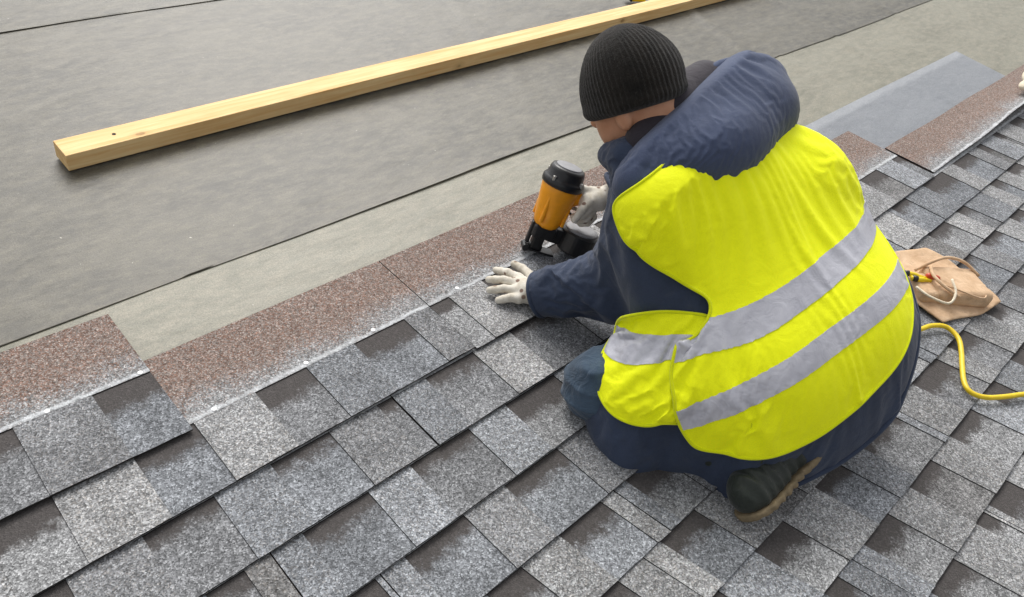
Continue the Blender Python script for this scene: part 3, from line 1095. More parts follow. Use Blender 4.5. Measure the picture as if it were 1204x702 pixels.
def clip_sheet(V, T, c, attrs=(), snap=0.3, min_island=200):
    """keep the part of a triangle sheet where c <= 0; vertices near the cut are moved onto it"""
    V = V.copy()
    c = c.copy()
    attrs = [a.copy() for a in attrs]
    E = np.concatenate([T[:, [0, 1]], T[:, [1, 2]], T[:, [2, 0]]])
    E = np.unique(np.sort(E, 1), axis=0)
    x = (c[E[:, 0]] < 0) != (c[E[:, 1]] < 0)
    done = np.zeros(len(V), bool)
    for a, b in E[x]:
        t = c[a] / (c[a] - c[b]) if c[a] != c[b] else 0.5
        if t < snap and not done[a] and c[a] != 0:
            p, q = a, b
        elif t > 1 - snap and not done[b] and c[b] != 0:
            p, q = b, a
            t = 1 - t
        else:
            continue
        V[p] += (V[q] - V[p]) * t
        for at in attrs:
            at[p] += (at[q] - at[p]) * t
        c[p] = 0
        done[p] = True
    Vn = [tuple(v) for v in V]
    An = [list(at) for at in attrs]
    new = {}
    def mid(a, b):
        k = (min(a, b), max(a, b))
        if k not in new:
            t = c[k[0]] / (c[k[0]] - c[k[1]])
            Vn.append(tuple(V[k[0]] + (V[k[1]] - V[k[0]]) * t))
            for A, at in zip(An, attrs):
                A.append(at[k[0]] + (at[k[1]] - at[k[0]]) * t)
            new[k] = len(Vn) - 1
        return new[k]
    ct = c[T]
    keep = (ct <= 0).all(1)
    out = [tuple(t) for t in T[keep]]
    mixed = T[~keep & (ct < 0).any(1)]
    for tri in mixed:
        poly = []
        for i in range(3):
            a, b = tri[i], tri[(i + 1) % 3]
            if c[a] <= 0:
                poly.append(a)
            if (c[a] < 0 < c[b]) or (c[b] < 0 < c[a]):
                poly.append(mid(a, b))
        for i in range(1, len(poly) - 1):
            out.append((poly[0], poly[i], poly[i + 1]))
    Vn = np.array(Vn)
    Tn = np.array(out)
    lab = np.arange(len(Vn))
    while True:
        m = lab[Tn].min(1)
        new_lab = lab.copy()
        for k in range(3):
            np.minimum.at(new_lab, Tn[:, k], m)
        if (new_lab == lab).all():
            break
        lab = new_lab[new_lab]
    cnt = np.bincount(lab[Tn[:, 0]])
    Tn = Tn[cnt[lab[Tn[:, 0]]] >= min_island]
    used = np.unique(Tn)
    mp = -np.ones(len(Vn), int)
    mp[used] = np.arange(len(used))
    return Vn[used], mp[Tn], [np.array(A)[used] for A in An]

def tri_mesh(name, V, T, attrs={}):
    me = bpy.data.meshes.new(name)
    me.vertices.add(len(V))
    me.vertices.foreach_set('co', (np.asarray(V) - np.array(PB)).astype(np.float32).ravel())
    me.loops.add(T.size)
    me.loops.foreach_set('vertex_index', T.astype(np.int32).ravel())
    me.polygons.add(len(T))
    me.polygons.foreach_set('loop_start', np.arange(0, T.size, 3, dtype=np.int32))
    me.polygons.foreach_set('loop_total', np.full(len(T), 3, np.int32))
    me.update(calc_edges=True)
    me.validate()
    for k, a in attrs.items():
        at = me.attributes.new(k, 'FLOAT', 'POINT')
        at.data.foreach_set('value', np.asarray(a, np.float32))
    me.shade_smooth()
    return me

def at_points(fn, V):
    P = np.asarray(V, np.float32)
    return fn(Field((0, 0, 0), (1, 1, 1), 1.0, (P[:, 0].copy(), P[:, 1].copy(), P[:, 2].copy()))).astype(np.float64)

def cut_sheet(lo, hi, h, form, cut, attrs=()):
    fl, d = sample(lo, hi, h, form)
    V, F = surface_nets(fl, d)
    V = relax(V, F, 3)
    T = tris_of(F)
    return clip_sheet(V, T, at_points(cut, V), [at_points(a, V) for a in attrs])

def collider(lo, hi, h, fn, friction=25):
    fl, d = sample(lo, hi, h, fn)
    V, F = surface_nets(fl, d)
    V = relax(V, F, 2)
    me = tri_mesh('form', V, tris_of(F))
    return add_collision(me, friction)

def add_collision(me, friction=25, thick=0.003):
    o = bpy.data.objects.new('form', me)
    link(o)
    place(o, PB)
    m = o.modifiers.new('c', 'COLLISION')
    o.collision.thickness_outer = thick
    o.collision.thickness_inner = 0.05
    o.collision.cloth_friction = friction
    o.collision.damping = 0.5
    return o

def rim_edges(T):
    n = int(T.max()) + 1
    E = np.concatenate([T[:, [0, 1]], T[:, [1, 2]], T[:, [2, 0]]])
    key = np.sort(E, 1)
    _, first, cnt = np.unique(key[:, 0].astype(np.int64) * n + key[:, 1], return_index=True, return_counts=True)
    return E[first[cnt == 1]]

def smooth_rim(V, T, it=10):
    """even out the cut edges of a sheet"""
    B = rim_edges(T)
    V = V.copy()
    n = len(V)
    src = np.concatenate([B[:, 0], B[:, 1]])
    dst = np.concatenate([B[:, 1], B[:, 0]])
    c = np.bincount(src, minlength=n)
    m = c == 2
    for _ in range(it):
        S = np.stack([np.bincount(src, weights=V[dst, k], minlength=n) for k in range(3)], 1)
        V[m] += 0.5 * (S[m] / 2 - V[m])
    return V

def rim_loops(T):
    nxt = {}
    for a, b in rim_edges(T):
        nxt.setdefault(int(a), int(b))
    loops = []
    while nxt:
        a0, b = nxt.popitem()
        loop = [a0]
        while b in nxt:
            loop.append(b)
            b = nxt.pop(b)
        if len(loop) > 30:
            loops.append(loop)
    return loops

def binding(V, F, mat, parent, r, name='edge_binding', it=6):
    """sewn edge: a thin roll along each cut edge of a sheet"""
    for loop in rim_loops(tris_of(F)):
        P = V[loop]
        for _ in range(it):
            P = 0.5 * P + 0.25 * (np.roll(P, 1, 0) + np.roll(P, -1, 0))
        P = P[::2]
        bm = bmesh.new()
        bm_tube(bm, [Vector(p) - Vector(PB) for p in np.concatenate([P, P[:1]])], r, 7)
        from_bm(name, bm, mat, parent, True)

def drape(V, T, attrs, pin, frames=24, grow=0.05, bend=0.4, stiff=12, gravity=1.0, quality=5, selfc=False, mass=0.18):
    """let a sheet fall; returns the settled, once-subdivided sheet"""
    me = tri_mesh('sheet', V, T, attrs)
    o = bpy.data.objects.new('sheet', me)
    link(o)
    place(o, PB)
    vg = o.vertex_groups.new(name='pin')
    for w in np.unique(np.round(pin, 2)):
        if w > 0:
            vg.add(np.nonzero(np.round(pin, 2) == w)[0].tolist(), float(w), 'REPLACE')
    md = o.modifiers.new('cloth', 'CLOTH')
    s = md.settings
    s.quality = quality
    s.mass = mass
    s.tension_stiffness = stiff
    s.compression_stiffness = stiff
    s.shear_stiffness = stiff * 0.4
    s.bending_stiffness = bend
    s.tension_damping = s.compression_damping = s.shear_damping = 6
    s.bending_damping = 0.6
    s.air_damping = 2.5
    s.shrink_min = -grow
    s.vertex_group_mass = 'pin'
    s.pin_stiffness = 1.0
    s.effector_weights.gravity = gravity
    cs = md.collision_settings
    cs.use_collision = True
    cs.collision_quality = 2
    cs.distance_min = 0.003
    cs.use_self_collision = selfc
    cs.self_distance_min = 0.003
    md.point_cache.frame_start = 1
    md.point_cache.frame_end = frames + 1
    for fnum in range(1, frames + 1):
        scene.frame_set(fnum)
    dg = bpy.context.evaluated_depsgraph_get()
    ev = o.evaluated_get(dg).to_mesh()
    co = np.empty(len(ev.vertices) * 3, np.float32)
    ev.vertices.foreach_get('co', co)
    V1 = co.reshape(-1, 3).astype(np.float64) + np.array(PB)
    o.evaluated_get(dg).to_mesh_clear()
    bad = ~np.isfinite(V1).all(1) | (np.linalg.norm(V1 - V, axis=1) > 0.07)
    V1[bad] = V[bad]
    V1 = smooth_rim(V1, T)
    bpy.data.objects.remove(o)
    o = bpy.data.objects.new('sheet', tri_mesh('sheet', V1, T, attrs))
    link(o)
    sm = o.modifiers.new('sub', 'SUBSURF')
    sm.levels = sm.render_levels = 1
    dg = bpy.context.evaluated_depsgraph_get()
    ev = bpy.data.meshes.new_from_object(o.evaluated_get(dg), preserve_all_data_layers=True, depsgraph=dg)
    n = len(ev.vertices)
    co = np.empty(n * 3, np.float32)
    ev.vertices.foreach_get('co', co)
    V2 = co.reshape(-1, 3).astype(np.float64) + np.array(PB)
    A2 = {}
    for k in attrs:
        b = np.empty(n, np.float32)
        ev.attributes[k].data.foreach_get('value', b)
        A2[k] = b.astype(np.float64)
    nl = len(ev.loops)
    li = np.empty(nl, np.int32)
    ev.loops.foreach_get('vertex_index', li)
    F2 = li.reshape(-1, 4)
    bpy.data.objects.remove(o)
    bpy.data.meshes.remove(ev)
    scene.frame_set(1)
    return V2, F2, A2, V1

def vert_normals(V, T):
    N = np.cross(V[T[:, 1]] - V[T[:, 0]], V[T[:, 2]] - V[T[:, 0]])
    out = np.zeros_like(V)
    for c in range(3):
        for k in range(3):
            out[:, c] += np.bincount(T[:, k], weights=N[:, c], minlength=len(V))
    return out / (np.linalg.norm(out, axis=1, keepdims=True) + 1e-12)

def cloth_obj(name, V, F, mat, parent, thick=0.0022):
    """thin closed cloth: the sheet, a copy set in along the normals, and a rim between them"""
    T = tris_of(F) if F.shape[1] == 4 else F
    used, inv = np.unique(T, return_inverse=True)
    V, T = V[used], inv.reshape(T.shape)
    n = len(V)
    N = vert_normals(V, T)
    E = np.concatenate([T[:, [0, 1]], T[:, [1, 2]], T[:, [2, 0]]])
    key = np.sort(E, 1)
    _, first, cnt = np.unique(key[:, 0] * n + key[:, 1], return_index=True, return_counts=True)
    B = E[first[cnt == 1]]
    rim = np.concatenate([np.stack([B[:, 1], B[:, 0], B[:, 0] + n], 1), np.stack([B[:, 1], B[:, 0] + n, B[:, 1] + n], 1)])
    me = tri_mesh(name, np.concatenate([V, V - N * thick]), np.concatenate([T, T[:, ::-1] + n, rim]))
    me.set_sharp_from_angle(angle=0.9)
    return mesh_obj(name, me, mat, parent)

# ------------------------------------------------------------------ cloth, skin, leather and other object materials
def mat_cloth(name, col, weave=900, var=0.18, fold=0.35, rough=0.85, dirt=None, spec=0.2, sheen=0.15):
    nt = NT(name)
    f = nt.range(nt.noise(7, 5, 0.65), 0.25, 0.75, 1 - var, 1 + var)
    c = nt.mix(1.0, C3(*col), f, 'MULTIPLY')
    w = nt.noise(weave, 2)
    c = nt.mix(1.0, c, nt.range(w, 0.3, 0.7, 0.88, 1.12), 'MULTIPLY')
    if dirt:
        c = nt.mix(nt.range(nt.noise(26, 5, 0.7), 0.58, 0.72, 0, 0.5), c, C3(*dirt))
    b1 = nt.bump(nt.noise(22, 4, 0.55, None, 0.8), fold, 0.012)
    b2 = nt.bump(w, 0.25, 0.0015, b1)
    nt.b.inputs['Sheen Weight'].default_value = sheen
    nt.b.inputs['Sheen Roughness'].default_value = 0.5
    return nt.out(c, rough, spec, b2)

M['jacket'] = mat_cloth('navy_work_jacket', (0.034, 0.047, 0.082), 700, 0.25, 0.25, 0.8, (0.05, 0.06, 0.085))
M['hood'] = mat_cloth('navy_hood_top_lit', (0.05, 0.066, 0.118), 700, 0.2, 0.2, 0.8, (0.06, 0.08, 0.15))  # jacket navy lightened: light from above is put into the hood colour
M['collar'] = mat_cloth('dark_collar_lining', (0.028, 0.023, 0.030), 900, 0.2, 0.3, 0.75)
M['vest'] = mat_cloth('fluorescent_yellow_fabric', (0.94, 0.99, 0.003), 900, 0.05, 0.2, 0.7, None, 0.25, 0.05)
def mat_knit():
    nt = NT('black_rib_knit')
    f = nt.noise(420, 3, 0.7)
    c = nt.mix(nt.range(nt.noise(14, 5, 0.7), 0.3, 0.72), C3(0.0085, 0.0078, 0.007), C3(0.026, 0.022, 0.018))
    c = nt.mix(1.0, c, nt.range(f, 0.25, 0.75, 0.5, 1.6), 'MULTIPLY')
    c = nt.mix(nt.range(nt.noise(150, 2), 0.68, 0.75, 0, 0.5), c, C3(0.06, 0.055, 0.045))
    nt.b.inputs['Sheen Weight'].default_value = 0.2
    return nt.out(c, 1.0, 0.05, nt.bump(f, 0.9, 0.003, nt.bump(nt.noise(60, 4, 0.6), 0.5, 0.006)))
M['beanie'] = mat_knit()
M['jeans'] = mat_cloth('blue_denim', (0.05, 0.078, 0.115), 800, 0.4, 0.8, 0.9, (0.08, 0.12, 0.15))
M['boot'] = mat_cloth('dark_boot_leather', (0.012, 0.017, 0.012), 400, 0.4, 0.5, 0.5, (0.03, 0.04, 0.028), 0.4)
M['sole'] = mat_simple('tan_boot_sole', (0.19, 0.145, 0.085), 0.7, 0.3, 60, 0.3, 0.3, 300)
M['lace'] = mat_simple('boot_lace', (0.045, 0.05, 0.04), 0.9, 0.1, 90, 0.3)

def mat_glove():
    nt = NT('cream_knit_glove')
    c = nt.mix(nt.range(nt.noise(45, 5, 0.7), 0.3, 0.7), C3(0.5, 0.45, 0.36), C3(0.78, 0.74, 0.66))
    spots = nt.range(nt.voro(48, 'Distance'), 0.30, 0.2)
    spots = nt.math('MULTIPLY', spots, nt.range(nt.sep(nt.voro(48, 'Color'))[0], 0.62, 0.66))
    c = nt.mix(nt.math('MULTIPLY', spots, 0.85), c, C3(0.13, 0.055, 0.035))
    c = nt.mix(nt.range(nt.noise(18, 3), 0.58, 0.7, 0, 0.35), c, C3(0.4, 0.34, 0.24))
    return nt.out(c, 0.95, 0.15, nt.bump(nt.noise(420, 2), 0.35, 0.0012))
M['glove'] = mat_glove()

def mat_skin():
    nt = NT('skin')
    c = nt.mix(nt.range(nt.noise(30, 4), 0.35, 0.7), C3(0.5, 0.235, 0.13), C3(0.58, 0.31, 0.19))
    nt.b.inputs['Subsurface Weight'].default_value = 0.12
    nt.b.inputs['Subsurface Radius'].default_value = (0.01, 0.004, 0.002)
    return nt.out(c, 0.5, 0.4, nt.bump(nt.noise(260, 3), 0.15, 0.001))
M['skin'] = mat_skin()

def mat_reflective():
    nt = NT('silver_reflective_tape')
    c = nt.mix(nt.range(nt.noise(9, 4, 0.6, None, 1.2), 0.3, 0.7), C3(0.42, 0.42, 0.47), C3(0.62, 0.62, 0.67))
    c = nt.mix(nt.range(nt.noise(34, 5, 0.7), 0.6, 0.75, 0, 0.4), c, C3(0.28, 0.28, 0.31))
    n = nt.bump(nt.noise(30, 4, 0.6, None, 1.0), 0.35, 0.008)
    return nt.out(c, 0.42, 0.5, n, 0.25)
M['tape'] = mat_reflective()

def mat_wood():
    nt = NT('pine_timber')
    tc = nt.n('ShaderNodeTexCoord').outputs['Object']
    mp = nt.n('ShaderNodeMapping')
    mp.inputs['Scale'].default_value = (1.2, 26, 26)
    nt.put(mp.inputs['Vector'], tc)
    g = nt.noise(3.0, 5, 0.6, mp.outputs[0], 0.5)
    c = nt.mix(nt.range(g, 0.3, 0.7), C3(0.72, 0.42, 0.155), C3(0.9, 0.67, 0.35))
    mp2 = nt.n('ShaderNodeMapping')
    mp2.inputs['Scale'].default_value = (1, 1.8, 1.8)
    nt.put(mp2.inputs['Vector'], tc)
    kd = nt.voro(5.5, 'Distance', mp2.outputs[0])
    kn = nt.math('MULTIPLY', nt.range(kd, 0.085, 0.05), nt.range(nt.noise(60, 3), 0.3, 0.6, 0.4, 0.9))
    c = nt.mix(kn, c, C3(0.2, 0.1, 0.04))
    c = nt.mix(nt.range(kd, 0.2, 0.08, 0, 0.35), c, C3(0.5, 0.3, 0.12))
    c = nt.mix(nt.range(nt.noise(5, 4, 0.7), 0.55, 0.75, 0, 0.3), c, C3(0.62, 0.4, 0.17))
    return nt.out(c, 0.7, 0.3, nt.bump(g, 0.25, 0.002))
M['wood'] = mat_wood()
M['orange'] = mat_simple('orange_enamel', (0.92, 0.36, 0.008), 0.34, 0.5, 30, 0.12, 0.08, 120)
M['black'] = mat_simple('black_plastic', (0.012, 0.012, 0.013), 0.38, 0.5, 50, 0.3, 0.12, 160)
M['blackmetal'] = mat_simple('black_steel', (0.02, 0.02, 0.021), 0.42, 0.5, 60, 0.4, 0.2, 90, 0.3)
M['grey'] = mat_simple('grey_cap', (0.25, 0.25, 0.26), 0.45, 0.5, 40, 0.15)
M['steel'] = mat_simple('steel', (0.45, 0.44, 0.42), 0.35, 0.5, 60, 0.2, 0, 100, 0.9)
M['hose'] = mat_simple('yellow_rubber_hose', (0.78, 0.56, 0.012), 0.42, 0.5, 55, 0.12, 0.1, 70)
M['yellow'] = mat_simple('yellow_plastic', (0.8, 0.6, 0.01), 0.4, 0.5, 40, 0.1)
M['red'] = mat_simple('red_plastic', (0.55, 0.06, 0.02), 0.4, 0.5, 40, 0.1)
M['nail'] = mat_simple('galvanised_nail', (0.8, 0.8, 0.8), 0.4, 0.5, 40, 0.1)
def mat_leather():
    nt = NT('tan_suede_leather')
    c = nt.mix(nt.range(nt.noise(16, 5, 0.65), 0.3, 0.7), C3(0.50, 0.325, 0.19), C3(0.70, 0.51, 0.34))
    c = nt.mix(nt.range(nt.noise(30, 5, 0.7), 0.56, 0.72, 0, 0.5), c, C3(0.22, 0.13, 0.075))
    n1 = nt.bump(nt.noise(26, 4, 0.6, None, 1.0), 0.4, 0.01)
    return nt.out(c, 0.85, 0.25, nt.bump(nt.noise(500, 3), 0.3, 0.001, n1))
M['leather'] = mat_leather()
M['rag'] = mat_cloth('cream_cloth', (0.7, 0.62, 0.48), 500, 0.1, 0.4)

# ------------------------------------------------------------------ timber on the felt
TB = (0.505, 0.9135, 0.0085)
bm = bmesh.new()
bm_box(bm, (1.75, 0, 0.0225), (3.5, 0.076, 0.045), None, 0.0016, 2)
es = [e for e in bm.edges if abs(e.verts[0].co.x - e.verts[1].co.x) > 1]
bmesh.ops.subdivide_edges(bm, edges=es, cuts=14)
for v in bm.verts:
    v.co.y += 0.0022 * math.sin(v.co.x * 1.3 + 0.4)
    v.co.z += 0.0010 * math.sin(v.co.x * 2.1)
timber = from_bm('timber_batten', bm, M['wood'])
bm = bmesh.new()
bm_lathe(bm, (0.135, 0.004, 0.0448), (0, 0, 1), [(0, 0.005), (0.001, 0.005), (0.0012, 0.003)], 10)
from_bm('nail_hole', bm, M['asphalt_edge'], timber)
place(timber, TB, Matrix.Rotation(-0.004, 4, 'Z'))
tag(timber, 'long pale pine timber lying across the dark felt', 'timber')

# ------------------------------------------------------------------ the worker
PB = (1.30, -0.50, 0.025)
person = empty('person', PB, 'worker in yellow safety vest, navy jacket and black beanie crouching on the shingles', 'person')
fields = build_fields(0.0046)
def part(key, name, mat, parent=person, it=2, label=None):
    fl, d = fields.pop(key)
    o = sdf_obj(name, fl, d, mat, parent, PB, it)
    if label: o['label'] = label
    return o
body = part('body', 'body', M['skin'])
JLO, JHI = (0.86, -1.0, 0.0), (1.9, 0.06, 0.70)
inner = collider(JLO, JHI, 0.018, f_inner)
# jacket
V, T, _ = cut_sheet(JLO, JHI, 0.0120, f_form, c_jacket)
pin = np.zeros(len(V))
pin[at_points(lambda f: np.maximum(f.Y * 0 + 0.0, 0) + f.plane(RIM_P, RIM_N) * NECKCUT_S + 0.09, V) > 0] = 0.6
pin[(at_points(lambda f: along(f, LELB, LWRI), V) > np.linalg.norm(LWRI - LELB) - 0.035) & (at_points(lambda f: f.cap(LELB, LWRI, 0.11, 0.09), V) < 0)] = 1.0
pin[at_points(lambda f: f.cap(RELB, RWRI, 0.09, 0.08), V) < 0] = 1.0
JV, JF, _, J1 = drape(V, T, {}, pin, 15, 0.07, 0.5, 12, 0.6)
JT = T
jacket = cloth_obj('jacket', JV, JF, M['jacket'], person, 0.003)
bpy.data.objects.remove(inner)
jc = add_collision(tri_mesh('form', J1, JT))
# vest front panel, then the back panel over it
VLO, VHI = (0.88, -1.0, 0.02), (1.88, -0.05, 0.68)
dUP = lambda f: f.plane(*BAND_UP)
dLO = lambda f: f.plane(*BAND_LO)
dFR = lambda f: f.plane(*BAND_FR)
dSL = lambda f: f.plane(SLIT_A, SLIT_N)
def c_front(g):
    c = np.maximum(c_vest(g), g.plane(SLIT_A, SLIT_N) - 0.05)
    c = np.maximum(c, g.Z - np.float32(0.325))
    return np.maximum(c, g.plane((1.02, -0.40, 0.2), (-0.25, 1, 0.25)))
V, T, A = cut_sheet(VLO, VHI, 0.0105, f_vform, c_front, (dFR, dSL))
pin = np.where(A[1] > 0.02, 1.0, 0.0)
FV, FF, FA, F1 = drape(V, T, {'fr': A[0], 'sl': A[1]}, pin, 18, 0.07, 0.2, 10, 0.7)
vc = add_collision(tri_mesh('form', F1, T))
V, T, A = cut_sheet(VLO, VHI, 0.0095, lambda g: f_vform(g) - np.float32(0.006), lambda g: np.maximum(c_vest(g), -dSL(g)), (dUP, dLO, dSL))
pin = np.zeros(len(V))
pin[at_points(lambda f: f.plane(RIM_P, RIM_N) * NECKCUT_S + 0.11, V) > 0] = 1.0
BV, BF, BA, _ = drape(V, T, {'up': A[0], 'lo': A[1], 'sl': A[2]}, pin, 22, 0.08, 0.15, 10, 0.7)
bpy.data.objects.remove(jc)
bpy.data.objects.remove(vc)
vest = cloth_obj('vest', BV, BF, M['vest'], person)
front = cloth_obj('front_panel', FV, FF, M['vest'], vest)
M['binding'] = mat_cloth('yellow_edge_tape', (0.72, 0.78, 0.004), 900, 0.06, 0.1)
binding(BV, BF, M['binding'], vest, 0.0034)
binding(FV, FF, M['binding'], vest, 0.0034)
binding(JV, JF, M['jacket'], jacket, 0.0062, 'hem_roll')
def stripe(V, F, a, half):
    T = tris_of(F)
    N = vert_normals(V, T)
    if (N * (V - (PELV + SPN * 0.15))).sum() < 0:
        N = -N
    v, t, _ = clip_sheet(V + N * 0.0016, T, np.abs(a) - half, (), 0.15)
    return cloth_obj('reflective_stripe', v, t, M['tape'], vest, 0.0012)
stripe(BV, BF, BA['up'], 0.0215)
stripe(BV, BF, BA['lo'], 0.0215)
stripe(FV, FF, FA['fr'], 0.019)
HLO, HHI = (1.08, -0.48, 0.38), (1.72, -0.08, 0.72)
hc = collider(HLO, HHI, 0.014, lambda k: f_hood(k, -0.014), 40)
V, T, _ = cut_sheet(HLO, HHI, 0.0085, f_hood, lambda k: k.plane((1.3, -0.3, 0.43), (0, 0.3, -1)))
pin = np.zeros(len(V))
pin[at_points(lambda k: k.plane(RIM_P, RIM_N) * NECKCUT_S + 0.012, V) > 0] = 1.0
HV, HF, _, _ = drape(V, T, {}, pin, 16, 0.06, 1.2, 14, 0.8)
bpy.data.objects.remove(hc)
hood = cloth_obj('hood', HV, HF, M['hood'], jacket, 0.003)
part('rim', 'hood_rim', M['hood'], jacket, 2)
part('collar', 'collar', M['collar'], jacket, 3)
part('beanie', 'beanie', M['beanie'], it=1)
part('trousers', 'trousers', M['jeans'], it=2)
b1 = part('boot', 'boot', M['boot'], it=2)
s1 = part('sole', 'sole', M['sole'], b1, 2)
# boot laces across the instep
for i in range(4):
    c = BOOT_A * (0.75 - 0.2 * i) + BOOT_B * (0.25 + 0.2 * i)
    d = nrm3(BOOT_B - BOOT_A)
    up = -SOLE_N
    sd_ = np.cross(d, up)
    bm = bmesh.new()
    pts = [c + up * (0.055 - 0.0005 * i) * math.cos(a) + sd_ * (0.055) * math.sin(a) + d * (0.012 * (1 if i % 2 else -1) * math.sin(a)) for a in (-0.75, -0.35, 0, 0.35, 0.75)]
    bm_tube(bm, [p - Vector(PB) for p in catmull(pts, 4)], 0.0032, 6)
    from_bm('lace', bm, M['lace'], b1, True)
b2 = b1.copy(); link(b2); b2.parent = person
b2.location = (0.30, 0.045, 0.0)
s2 = s1.copy(); link(s2); s2.parent = b2
gl = part('left_glove', 'glove', M['glove'], it=1, label='cream glove pressed flat on the shingles')
gr = part('right_glove', 'glove', M['glove'], it=1, label='cream glove gripping the nail gun')

# ------------------------------------------------------------------ nail gun
GB = Vector((1.302, 0.012, 0.027))
GAX = Vector((0.074, 0.013, 0.232)).normalized()
gun = empty('nail_gun', GB, 'orange and black pneumatic coil nail gun held in the gloved hand', 'nail gun')
HD = (Vector((1.455, -0.062, 0.178)) - (GB + GAX * 0.165)).normalized()      # handle direction
SD = GAX.cross(HD).normalized()
FW = SD.cross(GAX).normalized()                                              # towards the handle, square to the axis
gm = Matrix((SD, FW, GAX)).transposed().to_4x4()
def gpart(name, fn, mat, parent=gun, smooth=False):
    bm = bmesh.new()
    fn(bm)
    return from_bm(name, bm, mat, parent, smooth)
def g_body(bm):
    bm_lathe(bm, (0, 0, 0), GAX, [(0.072, 0.028), (0.080, 0.034), (0.092, 0.037), (0.125, 0.042), (0.16, 0.047), (0.182, 0.050), (0.188, 0.048)], 40)
    for a in (0.6, 2.2, 3.8, 5.4):
        q = GAX * 0.13 + (SD * math.cos(a) + FW * math.sin(a)) * 0.041
        bm_box(bm, q, (0.010, 0.010, 0.085), gm, 0.003)
gb = gpart('body', g_body, M['orange'], smooth=True)
gpart('cap', lambda bm: bm_lathe(bm, (0, 0, 0), GAX, [(0.186, 0.053), (0.190, 0.0545), (0.200, 0.0545), (0.205, 0.051), (0.209, 0.047), (0.224, 0.045), (0.232, 0.042), (0.2345, 0.037)], 40), M['black'], smooth=True)
gpart('cap_disc', lambda bm: bm_lathe(bm, (0, 0, 0), GAX, [(0.2335, 0.033), (0.2365, 0.033), (0.2375, 0.030)], 32), M['grey'], smooth=True)
for i in range(4):
    a = 0.8 + i * math.pi / 2
    q = (SD * math.cos(a) + FW * math.sin(a)) * 0.049
    gpart('bolt', lambda bm: bm_lathe(bm, q, GAX, [(0.198, 0.005), (0.212, 0.005), (0.213, 0.004)], 8), M['steel'])
def g_nose(bm):
    bm_box(bm, GAX * 0.058 , (0.052, 0.060, 0.036), gm, 0.006)
    bm_box(bm, GAX * 0.028 - FW * 0.004, (0.026, 0.030, 0.050), gm, 0.004)
    bm_box(bm, GAX * 0.010 - FW * 0.004, (0.020, 0.036, 0.014), gm, 0.003)
    bm_box(bm, GAX * 0.045 - FW * 0.030, (0.014, 0.010, 0.060), gm, 0.003)
    bm_box(bm, GAX * 0.040 + SD * 0.030, (0.008, 0.022, 0.055), gm, 0.002)
    bm_lathe(bm, GAX * 0.004 - FW * 0.03, SD, [(-0.016, 0.009), (0.016, 0.009)], 14)
gpart('nose', g_nose, M['blackmetal'])
gpart('foot_plate', lambda bm: bm_box(bm, GAX * 0.003 + FW * 0.012, (0.040, 0.070, 0.005), gm, 0.0015), M['blackmetal'])
h0 = GAX * 0.160 + FW * 0.035
h1 = Vector((1.475, -0.075, 0.178)) - GB
def g_handle(bm):
    pts = catmull([h0, h0.lerp(h1, 0.35) + GAX * 0.006, h0.lerp(h1, 0.7) + GAX * 0.002, h1], 6)
    bm_tube(bm, pts, [0.024 - 0.006 * math.sin(math.pi * min(1, i / 14)) for i in range(len(pts))], 16)
gh = gpart('handle', g_handle, M['orange'], smooth=True)
gpart('grip', lambda bm: bm_tube(bm, catmull([h0.lerp(h1, 0.35), h0.lerp(h1, 0.6), h1 + (h1 - h0).normalized() * 0.012], 5), 0.0205, 16), M['black'], gh, True)
gpart('trigger', lambda bm: bm_box(bm, h0.lerp(h1, 0.22) - GAX * 0.030, (0.010, 0.030, 0.010), gm, 0.003), M['steel'], gh)
gpart('trigger_guard', lambda bm: bm_tube(bm, catmull([h0 - GAX * 0.02, h0.lerp(h1, 0.15) - GAX * 0.046, h0.lerp(h1, 0.45) - GAX * 0.04, h0.lerp(h1, 0.5) - GAX * 0.015], 5), 0.0035, 8), M['black'], gh, True)
MG = FW * 0.098 + GAX * 0.058
def g_mag(bm):
    bm_lathe(bm, MG, GAX, [(-0.030, 0.048), (-0.026, 0.052), (0.022, 0.052), (0.026, 0.048), (0.027, 0.020)], 36)
    bm_box(bm, FW * 0.042 + GAX * 0.055, (0.030, 0.050, 0.040), gm, 0.004)
mg = gpart('magazine', g_mag, M['black'], smooth=False)
gpart('lid', lambda bm: bm_lathe(bm, MG, GAX, [(0.026, 0.045), (0.031, 0.043), (0.033, 0.030), (0.033, 0.010)], 32), M['grey'], mg, True)
gpart('latch', lambda bm: bm_box(bm, FW * 0.045 + SD * 0.018 + GAX * 0.075, (0.012, 0.034, 0.012), gm, 0.003), M['steel'], mg)

# ------------------------------------------------------------------ yellow air hose
HB = Vector((1.95, -0.90, 0.026))
hp = [(1.50, -0.16, 0.05), (1.66, -0.36, 0.036), (1.78, -0.60, 0.036), (1.875, -0.745, 0.037), (1.945, -0.778, 0.038), (1.997, -0.795, 0.040), (2.031, -0.823, 0.040), (2.02, -0.862, 0.038), (1.975, -0.890, 0.036),
      (1.927, -0.911, 0.036), (1.869, -0.939, 0.036), (1.849, -0.964, 0.036), (1.865, -0.995, 0.036), (1.912, -1.026, 0.036), (1.972, -1.058, 0.036), (2.10, -1.13, 0.036), (2.25, -1.24, 0.036), (2.42, -1.42, 0.036)]
bm = bmesh.new()
bm_tube(bm, catmull([Vector(p) - HB for p in hp], 10), 0.0064, 14)
hose = from_bm('air_hose', bm, M['hose'], None, True)
place(hose, HB)
tag(hose, 'yellow air hose snaking over the shingles behind the worker', 'hose')

